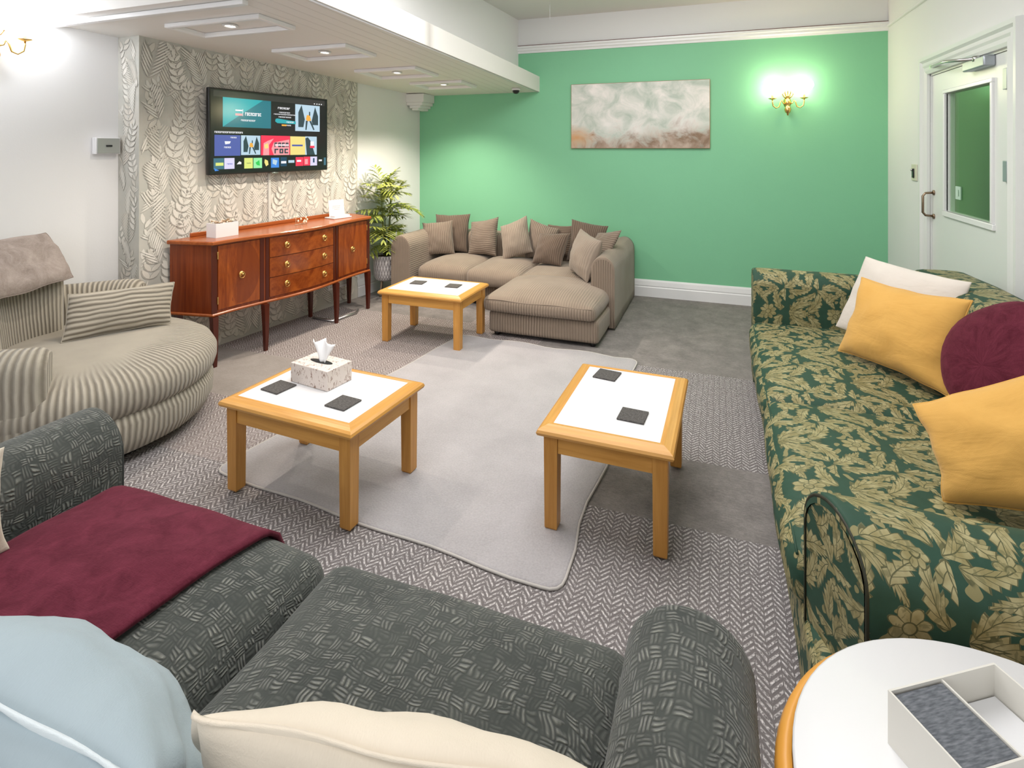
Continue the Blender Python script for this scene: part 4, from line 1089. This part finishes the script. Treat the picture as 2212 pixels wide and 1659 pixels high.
# rounded arms
a_ = arch_arm('arm', T(-2.935, 4.72, 0.0, PI / 2), 0.98, 0.215, 0.645, SOFA_WORN, cs_, top_r=0.13, nround=0.03); cchild(a_)
a_ = arch_arm('arm', T(-0.905, 4.56, 0.0, PI / 2) @ Matrix.Scale(1, 4), 1.12, 0.20, 0.605, SOFA_CORD, cs_, top_r=0.12, stripe=True); cchild(a_)
for x, y in ((-2.95, 4.78), (-1.68, 4.16), (-0.90, 4.16), (-0.90, 5.6), (-2.95, 5.6)):
    cchild(MB().lathe([(0.02, 0), (0.028, 0.03)], 12, c=(x, y, 0)).build('foot', BLACK, cs_))
GR = 'scatter cushions on the corner sofa'
def sc(TL, TR, BR, BL, th, mat, label, **k): return pillow('scatter_cushion', TL, TR, BR, BL, th, mat, label, 'cushion', GR, **k)
sc((-2.92, 5.42, 0.775), (-2.55, 5.52, 0.785), (-2.53, 5.40, 0.385), (-2.88, 5.32, 0.385), 0.16, CUSH_BROWN, 'corduroy cushion standing behind the leftmost one on the corner sofa', seed=2)
sc((-2.965, 5.20, 0.705), (-2.66, 5.31, 0.735), (-2.595, 5.24, 0.385), (-2.875, 5.10, 0.385), 0.18, CUSH_CORD, 'leftmost corduroy cushion on the corner sofa, leaning beside the rounded arm', seed=3)
sc((-2.49, 5.42, 0.71), (-2.19, 5.45, 0.775), (-2.16, 5.32, 0.385), (-2.475, 5.30, 0.385), 0.18, CUSH_CORD, 'corduroy cushion with level ribs, second along the front row of the corner sofa', stripe='v', seed=4)
sc((-2.10, 5.27, 0.70), (-1.86, 5.40, 0.81), (-1.74, 5.26, 0.46), (-2.03, 5.16, 0.375), 0.19, CUSH_PALE, 'palest corduroy cushion, tipped onto a corner mid sofa', seed=5)
sc((-1.83, 5.44, 0.775), (-1.52, 5.44, 0.68), (-1.56, 5.32, 0.40), (-1.86, 5.34, 0.385), 0.16, CUSH_CORD, 'corduroy cushion half hidden behind the tipped pale one', seed=6)
sc((-1.66, 5.50, 0.715), (-1.36, 5.50, 0.715), (-1.36, 5.42, 0.40), (-1.66, 5.42, 0.40), 0.09, CUSH_BROWN, 'brown cushion showing only its top edge at the back of the corner sofa', stripe='v', seed=7)
sc((-1.67, 5.27, 0.655), (-1.345, 5.23, 0.68), (-1.41, 5.10, 0.375), (-1.72, 5.15, 0.375), 0.18, CUSH_BROWN, 'dark brown square cushion in front at the middle of the corner sofa', seed=8)
sc((-1.37, 5.36, 0.80), (-1.02, 5.43, 0.735), (-1.08, 5.32, 0.40), (-1.40, 5.27, 0.40), 0.16, CUSH_BROWN, 'brown cushion with a raised corner behind the big leaning cushion', seed=9)
sc((-1.08, 5.20, 0.70), (-0.815, 4.96, 0.775), (-0.98, 4.86, 0.42), (-1.20, 5.14, 0.40), 0.11, CUSH_CORD, 'ribbed cushion tucked against the right arm of the corner sofa', stripe='v', seed=10)
sc((-1.19, 4.98, 0.765), (-0.93, 4.66, 0.715), (-1.045, 4.60, 0.365), (-1.28, 4.94, 0.385), 0.21, CUSH_PALE, 'big pale cushion leaning on the right arm above the chaise', seed=11)

# ------------------------------------------------------------------ potted palm
pl = empty('potted_palm', (-3.205, 4.88, 0)); tag(pl, 'leafy palm in a white basket-weave pot between sideboard and corner sofa', 'plant')
def potmat():
    m = Mat('white_weave', (0.75, 0.73, 0.74), 0.6); uv = m.coord('UV'); x, y, z = m.xyz(uv)
    a = ((x * 26.0 + y * 9.0).fract() - 0.5).abs(); b = ((x * 26.0 - y * 9.0).fract() - 0.5).abs()
    f = a.min(b).ramp(0.05, 0.14); m.col(m.mix(f, (0.45, 0.42, 0.43), (0.80, 0.78, 0.79))); m.bump(f, 0.8, 0.01); return m.m
MB().lathe([(0.001, 0.155), (0.085, 0.155), (0.105, 0.17), (0.120, 0.21), (0.127, 0.30), (0.124, 0.405), (0.120, 0.412), (0.114, 0.405), (0.112, 0.385), (0.001, 0.385)], 40).build('pot', potmat(), pl)
MB().lathe([(0.001, 0.386), (0.111, 0.386), (0.10, 0.39), (0.001, 0.395)], 24).build('soil', Mat('soil', (0.09, 0.05, 0.025), 0.95).m, pl)
for k in range(3):
    a = R(30 + 120 * k); MB().tube([(math.cos(a) * 0.075, math.sin(a) * 0.075, 0.158), (math.cos(a) * 0.10, math.sin(a) * 0.10, 0.0)], 0.010, 8).build('stand_leg', Mat('stand_wood', (0.30, 0.22, 0.14), 0.5).m if k == 0 else bpy.data.materials['stand_wood'], pl)
def leafmat():
    m = Mat('palm_leaf', (0.2, 0.3, 0.05), 0.45); n = m.noise(m.coord(), 5, 2); n2 = m.noise(m.map(m.coord(), loc=(9, 3, 1)), 22, 2)
    m.col(m.mix((n * 0.6 + n2 * 0.5).ramp(0.35, 0.72), (0.07, 0.155, 0.015), (0.50, 0.53, 0.12))); return m.m
LEAF = leafmat(); STEM = Mat('palm_stem', (0.16, 0.20, 0.05), 0.5).m
rr = random.Random(21)
stems = [(-0.03, 0.0), (0.03, 0.01), (0.0, -0.03), (0.01, 0.03), (-0.02, 0.02)]
def clampw(p):
    lim = wx(p.y + 4.88, 0.012) + 3.205
    return Vector((max(p.x, lim), p.y, p.z))
def frond(par, base, az, el, L, droop, nl):
    s = MB(); pts = []
    for i in range(9):
        t = i / 8; r_ = L * t * math.cos(el) * (1 + 0.12 * t); z = L * t * math.sin(el) - droop * t * t * L
        pts.append(Vector(base) + Vector((math.cos(az) * r_, math.sin(az) * r_, z)))
    pts = [clampw(p) + Vector((0.003, 0, 0)) for p in pts]
    s.tube(pts, 0.003, 5, taper=lambda t: 1 - 0.75 * t)
    def at(t):
        f = t * 8; i = min(int(f), 7); return pts[i].lerp(pts[i + 1], f - i)
    for k in range(nl):
        t = 0.22 + 0.78 * k / (nl - 1)
        tan = (at(min(1, t + 0.05)) - at(t - 0.05)).normalized(); side = tan.cross(Vector((0, 0, 1))).normalized()
        for sd in (1, -1):
            ll = L * (0.60 * math.sin(PI * (0.18 + 0.72 * t)) + 0.05); ww = 0.0110
            if k == nl - 1: dirv = (tan * 0.9 + side * sd * 0.25)
            else: dirv = (tan * 0.62 + side * sd * 0.80)
            dirv = (dirv + Vector((rr.uniform(-.15, .15), rr.uniform(-.15, .15), rr.uniform(-.1, .2)))).normalized()
            wv = dirv.cross(Vector((0, 0, 1))).normalized() * ww
            b0 = at(t); ps = []
            for u, k_ in ((0, 0.15), (0.25, 0.8), (0.5, 1.0), (0.78, 0.65), (1.0, 0.02)):
                c = b0 + dirv * (ll * u) + Vector((0, 0, -0.28 * ll * u * u)); ps.append((clampw(c + wv * k_), clampw(c + Vector((0.0006, 0, -0.004 * k_))), clampw(c - wv * k_)))
            for i in range(4):
                s.face([ps[i][0], ps[i][1], ps[i + 1][1], ps[i + 1][0]], 0, smooth=True); s.face([ps[i][1], ps[i][2], ps[i + 1][2], ps[i + 1][1]], 0, smooth=True)
    return s.build('frond', [LEAF], par, merge=0.0001, normals=False)
wall_dir = Vector((-1, 0.1))
k = 0
for lvl, (z0, cnt, el0, L0) in enumerate(((0.52, 7, 5, 0.24), (0.60, 8, 38, 0.27), (0.68, 8, 15, 0.28), (0.78, 9, 45, 0.27), (0.88, 9, 25, 0.27), (0.98, 9, 50, 0.25), (1.05, 8, 30, 0.25), (1.08, 6, 68, 0.25))):
    for i in range(cnt):
        az = 2 * PI * i / cnt + lvl * 0.7 + rr.uniform(-0.3, 0.3)
        L = L0 * rr.uniform(0.85, 1.12); bx, by = stems[k % 5]; k += 1
        rx = math.cos(az) * L * math.cos(R(el0))
        if rx < -0.12: L *= 0.55
        if math.cos(az) > 0.2 and math.sin(az) > -0.2 and z0 < 0.7: L *= 0.6
        frond(pl, (bx * (1 + z0), by * (1 + z0), z0 + rr.uniform(-0.04, 0.04)), az, R(el0 + rr.uniform(-15, 18)), L, rr.uniform(0.1, 0.7), 8)
for (x, y), ht in zip(stems, (1.08, 1.12, 0.98, 1.06, 0.9)):
    MB().tube([(x * 0.6, y * 0.6, 0.385), (x * 1.2, y * 1.2, 0.65), (x * 2.0, y * 2.0, ht)], 0.009, 7, taper=lambda t: 1 - 0.6 * t).build('stem', STEM, pl)

# ------------------------------------------------------------------ green damask sofa along the right wall
gs = empty('damask_sofa', (0.8, 2.7, 0)); tag(gs, 'three-seat sofa in green and gold damask along the right wall', 'sofa')
def gchild(o): o.location = -Vector(gs.location); return o
gchild(soft('base', 0.205, 1.33, 1.45, 3.95, 0.045, 0.30, 0.04, DAMASK, gs, stripe='y', amp=0.006))
for a, b, sd in ((1.64, 2.64, 1), (2.60, 3.78, 2)):
    o = gchild(soft('seat_cushion', 0.175, 1.02, a, b, 0.265, 0.425, 0.06, DAMASK, gs, crown=0.035, stripe='y', amp=0.007, seed=sd * 4, bulge=0.012))
    MB().tube([(0.195, a + 0.03 + (b - a - 0.06) * i / 16, 0.408 + 0.006 * math.sin(i)) for i in range(17)], 0.004, 6).build('piping', DAMASK, o)
gchild(soft('back', 1.00, 1.35, 1.60, 3.90, 0.30, 0.80, 0.10, DAMASK, gs, stripe='y', crown=0.03, amp=0.008, seed=9))
A1 = arch_arm('arm', T(0.195, 3.865, 0.0, 0), 1.13, 0.24, 0.735, DAMASK, gs, top_r=0.09, piping=None, base=0.05, nround=0.04); gchild(A1)
A2 = arch_arm('arm', T(0.250, 1.495, 0.0, 0), 1.09, 0.25, 0.665, DAMASK, gs, top_r=0.11, slant=0.36, piping=PIPE, base=0.05, nround=0.02); gchild(A2)
for x, y in ((0.26, 1.5), (0.26, 3.9), (1.25, 1.5), (1.25, 3.9)): gchild(MB().lathe([(0.018, 0), (0.026, 0.02), (0.026, 0.05)], 14, c=(x, y, 0)).build('foot', BLACK, gs))
GS = 'loose cushions on the damask sofa'
pillow('throw_pillow', (0.775, 3.66, 0.885), (1.10, 3.17, 0.875), (0.985, 3.14, 0.47), (0.625, 3.66, 0.47), 0.13, PALE, 'off-white cushion standing behind the mustard one at the far end of the damask sofa', 'cushion', GS, seed=21, pinch=0.05)
pillow('throw_pillow', (0.685, 3.30, 0.835), (0.992, 2.858, 0.86), (0.885, 2.765, 0.475), (0.565, 3.23, 0.475), 0.19, YELLOW, 'mustard cushion in front of the off-white one, far half of the damask sofa', 'cushion', GS, seed=22, seam=YELLOW, amp=0.009, pinch=0.09)
pillow('throw_pillow', (0.575, 2.115, 0.680), (0.98, 1.93, 0.985), (1.05, 1.70, 0.60), (0.615, 1.975, 0.465), 0.19, YELLOW, 'nearest mustard cushion, slumped over on the damask sofa', 'cushion', GS, seed=23, seam=YELLOW, amp=0.011, pinch=0.09)
pillow('throw_pillow', (0.92, 1.90, 0.70), (1.15, 1.72, 0.80), (1.16, 1.66, 0.47), (0.80, 1.79, 0.46), 0.12, PALE, 'pale cushion tucked behind the nearest mustard cushion', 'cushion', GS, seed=24)
# maroon throw, a domed bundle over the back
s = MB(); cen = Vector((0.985, 2.55, 0.665))
ax1 = Vector((-0.35, 0.93, 0)).normalized(); nrm = Vector((-0.93, -0.35, 0.42)).normalized(); ax2 = nrm.cross(ax1).normalized() * -1
if ax2.z < 0: ax2 = -ax2
rings = []
for i in range(13):
    t = i / 12; r_ = 0.25 * math.sin(t * PI / 2) ** 0.8
    ring = []
    for j in range(40):
        a = 2 * PI * j / 40; rr_ = r_ * (1 + 0.02 * math.sin(a * 5) + 0.02 * math.sin(a * 3 + 1))
        h = 0.095 * math.cos(t * PI / 2) ** 0.7
        ring.append(ax1 * (math.cos(a) * rr_ * 1.02) + ax2 * (math.sin(a) * rr_ * (1.12 if math.sin(a) > 0 else 0.8)) + nrm * h)
    rings.append(ring)
for i in range(12, -1, -1): rings.append([p - nrm * (2 * p.dot(nrm)) * 0.6 for p in rings[i]])
s.rings(rings, cap0=True, cap1=True, uvf=lambda i, j: (j * 0.04, i * 0.03))
o = s.build('round_cushion', MAROON, merge=0.0004); o.location = cen; tag(o, 'maroon rounded cushion leaning on the back of the damask sofa', 'cushion', GS)

# ------------------------------------------------------------------ striped swivel chair
CH = Vector((-3.215, 1.955, 0)); FA = math.atan2(0.52, 0.85)
ch = empty('swivel_chair', CH, FA); tag(ch, 'large round cuddle chair in pale striped corduroy by the left wall', 'armchair')
def disc(name, prof, mat, seg=96, crown=0.0, sc=1.0, a0=-PI, a1=PI, seed=0):
    s = MB(); rr_ = []; L = [0]
    for i in range(1, len(prof)): L.append(L[-1] + math.dist(prof[i], prof[i - 1]))
    for r_, z in prof:
        ring = []
        for j in range(seg):
            a = a0 + (a1 - a0) * j / seg; p = Vector((math.cos(a) * r_, math.sin(a) * r_, z))
            p += noise.noise_vector(p * 5 + Vector((seed, 0, 0))) * 0.005
            ring.append(p)
        rr_.append(ring)
    R0 = max(p[0] for p in prof)
    s.rings(rr_, uvf=lambda i, j: (j / seg * 2 * PI * R0, L[min(i, len(L) - 1)]))
    return s.build(name, mat, ch)
disc('plinth', [(0.30, 0.0), (0.50, 0.0), (0.50, 0.045), (0.30, 0.045)], BLACK)
disc('base', [(0.30, 0.045), (0.57, 0.045), (0.62, 0.065), (0.645, 0.12), (0.65, 0.20), (0.63, 0.245), (0.3, 0.25)], CHAIR_CORD)
disc('seat_cushion', [(0.001, 0.475), (0.20, 0.472), (0.40, 0.462), (0.52, 0.447), (0.60, 0.425), (0.645, 0.395), (0.667, 0.355), (0.667, 0.31), (0.655, 0.27), (0.63, 0.243), (0.3, 0.242)], CHAIR_SEAT, seed=2)
def sector(name, a0, a1, ri, ro, z0, z1, mat, lean=0.0, rnd=0.07, n=26, seed=0, vert=True):
    s = MB(); prof = [(ri + 0.02, z0), (ri, z0 + 0.05), (ri, z1 - rnd * 1.4)]
    w_ = ro - ri
    for i in range(1, 9):
        t = PI - PI * i / 9; prof.append((ri + w_ / 2 + math.cos(t) * w_ / 2, z1 - rnd * 1.4 + math.sin(t) * rnd * 1.4))
    prof += [(ro, z1 - rnd * 1.4), (ro, z0 + 0.05), (ro - 0.02, z0)]
    per = [0]
    for i in range(1, len(prof)): per.append(per[-1] + math.dist(prof[i], prof[i - 1]))
    cr = (ri + ro) / 2; czz = (z0 + z1) / 2; rings = []; an = []
    for i in range(n + 1):
        t = i / n; e = min(t, 1 - t) * (a1 - a0) * cr; k = 1.0 if e > rnd else math.sqrt(max(0, 1 - (1 - e / rnd) ** 2)) * 0.35 + 0.65
        a = a0 + (a1 - a0) * t; an.append(a * cr); ring = []
        for r_, z in prof:
            r2 = cr + (r_ - cr) * k; z2 = z if z < czz else czz + (z - czz) * (0.75 + 0.25 * k)
            r2 += lean * (z2 - z0)
            p = Vector((math.cos(a) * r2, math.sin(a) * r2, z2)); ring.append(p + noise.noise_vector(p * 5 + Vector((seed, 1, 0))) * 0.006)
        rings.append(ring)
    s.rings(rings, uvf=lambda i, j: ((an[min(i, n)], per[min(j, len(per) - 1)])))
    return s.build(name, mat, ch)
sector('arm', R(80), R(150), 0.46, 0.655, 0.06, 0.67, CHAIR_CORD, seed=3)
sector('arm', R(-150), R(-72), 0.45, 0.665, 0.06, 0.62, CHAIR_CORD, seed=4)
sector('backrest', R(125), R(244), 0.27, 0.59, 0.30, 0.91, CHAIR_CORD, lean=0.12, rnd=0.13, seed=5)
pillow('throw_pillow', (-3.33, 1.99, 0.70), (-3.085, 2.43, 0.69), (-3.03, 2.36, 0.475), (-3.24, 1.90, 0.475), 0.13, CHAIR_CORD, 'striped oblong cushion on the seat of the pale corduroy chair', 'cushion', seed=31, stripe='v', seam=CHAIR_CORD, pinch=0.04)
pillow('chair_pad', (-3.48, 1.28, 1.00), (-3.71, 2.10, 1.00), (-3.50, 2.12, 0.76), (-3.26, 1.42, 0.74), 0.10, BROWNPAD, 'mink velvet pad draped over the top of the striped chair back', 'pad', seed=33, seam=BROWNPAD, pinch=-0.02, amp=0.012)

# ------------------------------------------------------------------ charcoal sofa in the foreground
ds = empty('charcoal_sofa', (-0.95, 0.65, 0)); tag(ds, 'charcoal woven sofa in the foreground with rounded arms', 'sofa')
def schild(o): o.location = -Vector(ds.location); return o
schild(soft('base', -1.86, -0.10, 0.22, 1.14, 0.03, 0.27, 0.04, DARKFAB, ds))
schild(soft('back', -1.86, -0.10, 0.08, 0.33, 0.03, 0.72, 0.09, DARKFAB, ds, seed=3))
schild(soft('seat_cushion', -1.765, -0.952, 0.30, 1.215, 0.25, 0.440, 0.07, DARKFAB, ds, crown=0.055, seed=4, amp=0.01, bulge=0.008))
schild(soft('seat_cushion', -0.948, -0.150, 0.30, 1.215, 0.25, 0.440, 0.07, DARKFAB, ds, crown=0.055, seed=5, amp=0.01, bulge=0.008))
DP = Mat('dark_piping', (0.03, 0.034, 0.032), 0.8).m
A = arch_arm('arm', T(-1.925, 1.24, 0, -PI / 2), 1.14, 0.25, 0.645, DARKFAB, ds, top_r=0.125, piping=DP, base=0.03, nround=0.02); schild(A)
A = arch_arm('arm', T(-0.055, 1.115, 0, -PI / 2), 1.03, 0.235, 0.625, DARKFAB, ds, top_r=0.117, piping=DP, base=0.03, nround=0.02); schild(A)
# maroon throw lying on the left seat
s = MB(); n1_, n2_ = 30, 26; g_ = []
c00, c10, c11, c01 = Vector((-1.74, 0.62)), Vector((-1.16, 0.60)), Vector((-1.125, 1.215)), Vector((-1.735, 1.205))
for i in range(n1_ + 1):
    row = []
    for j in range(n2_ + 1):
        u, v = i / n1_, j / n2_
        p = (c00 * (1 - u) + c10 * u) * (1 - v) + (c01 * (1 - u) + c11 * u) * v
        X = (p.x + 1.3585) / 0.4065; Yy = (p.y - 0.7575) / 0.4575
        z = 0.440 + 0.055 * max(0, 1 - abs(X) ** 3) * max(0, 1 - abs(Yy) ** 3) + 0.012
        e = p.y - 1.145
        if e > 0: z -= 0.07 - math.sqrt(max(0.0, 0.0049 - e * e)) if e < 0.07 else 0.07
        z += 0.006 * noise.noise(Vector((p.x * 7, p.y * 7, 1)))
        row.append((Vector((p.x, p.y, z)), (p.x, p.y)))
    g_.append(row)
for i in range(n1_):
    for j in range(n2_):
        q4 = [g_[i][j], g_[i + 1][j], g_[i + 1][j + 1], g_[i][j + 1]]
        s.face([t[0] for t in q4], 0, [t[1] for t in q4], True)
th = s.build('folded_throw', MAROON, merge=0.0002); tag(th, 'maroon folded throw spread over the left seat of the charcoal sofa', 'throw')
md = th.modifiers.new('thick', 'SOLIDIFY'); md.thickness = 0.012; md.offset = 1.0
pillow('throw_pillow', (-1.24, 0.44, 0.775), (-0.630, 0.470, 0.735), (-0.66, 0.60, 0.475), (-1.28, 0.61, 0.475), 0.25, BLUE, 'pale blue satin cushion with a wavy edge in the near left corner', 'cushion', seed=41, seam=BLUE_E, flange=0.012, amp=0.007, n=30)
pillow('throw_pillow', (-0.64, 0.535, 0.755), (-0.09, 0.705, 0.68), (-0.13, 0.80, 0.475), (-0.70, 0.66, 0.475), 0.15, CREAM, 'cream cushion beside the blue one on the charcoal sofa', 'cushion', seed=42, seam=CREAM, flange=0.008, amp=0.004, pinch=-0.03, n=30)
pillow('throw_pillow', (-1.74, 0.42, 0.76), (-1.62, 0.83, 0.78), (-1.66, 0.86, 0.50), (-1.76, 0.48, 0.48), 0.10, CREAM, 'cream cushion at the left picture edge against the charcoal arm', 'cushion', seed=43)

# ------------------------------------------------------------------ round side table and gift box
rt = empty('round_side_table', (0.447, 0.955, 0)); tag(rt, 'round white side table with a wooden rim between two sofas', 'side table')
MB().lathe([(0.001, 0.535), (0.335, 0.535), (0.340, 0.532), (0.340, 0.5495), (0.336, 0.552), (0.001, 0.552)], 72).build('tabletop', LAMINATE, rt)
MB().lathe([(0.30, 0.475), (0.352, 0.478), (0.364, 0.492), (0.366, 0.510), (0.360, 0.524), (0.341, 0.5355), (0.3405, 0.530), (0.30, 0.528), (0.30, 0.475)], 72).build('rim', Mat('orange_oak', (0.74, 0.34, 0.055), 0.35).m, rt)
for k in range(4):
    a = R(45 + 90 * k); x, y = math.cos(a) * 0.24, math.sin(a) * 0.24
    MB().box(x - 0.02, x + 0.02, y - 0.02, y + 0.02, 0.0, 0.5345, 0.002).build('leg', OAK_Z, rt)
bx = empty('gift_box', (0.375, 1.045, 0.5522), math.atan2(0.06, 0.092)); tag(bx, 'open white cardboard tray with a grey felt lid on the round table', 'box')
# box axes: x towards the back right, y = left/back
bw, bl, bh = 0.215, 0.125, 0.085
s = MB(); t_ = 0.003
s.box(-bw / 2, bw / 2, -bl / 2, -bl / 2 + t_, 0, bh); s.box(-bw / 2, bw / 2, bl / 2 - t_, bl / 2, 0, bh); s.box(-bw / 2, -bw / 2 + t_, -bl / 2 + t_, bl / 2 - t_, 0, bh); s.box(bw / 2 - t_, bw / 2, -bl / 2 + t_, bl / 2 - t_, 0, bh)
s.box(-bw / 2 + t_, bw / 2 - t_, -bl / 2 + t_, bl / 2 - t_, 0, 0.003); s.box(-0.006, -0.003, -bl / 2 + t_, bl / 2 - t_, 0.003, bh - 0.002)
s.build('tray', Mat('box_card', (0.70, 0.68, 0.63), 0.6).m, bx)
FELT = Mat('grey_felt', (0.1, 0.11, 0.12), 0.9); n_ = FELT.noise(FELT.map(FELT.coord(), (60, 300, 1)), 1.0, 3); FELT.col(FELT.mix(n_.ramp(0.35, 0.7), (0.085, 0.095, 0.11), (0.19, 0.20, 0.225)))
MB().box(-bw / 2 + 0.006, -0.008, -bl / 2 + 0.006, bl / 2 - 0.006, 0.060, bh - 0.004, 0.001).build('felt_insert', FELT.m, bx)
MB().box(-0.001, bw / 2 - 0.005, -bl / 2 + 0.005, bl / 2 - 0.005, 0.0035, 0.035, 0.001).build('paper_stack', Mat('paper_white', (0.82, 0.83, 0.86), 0.6).m, bx)
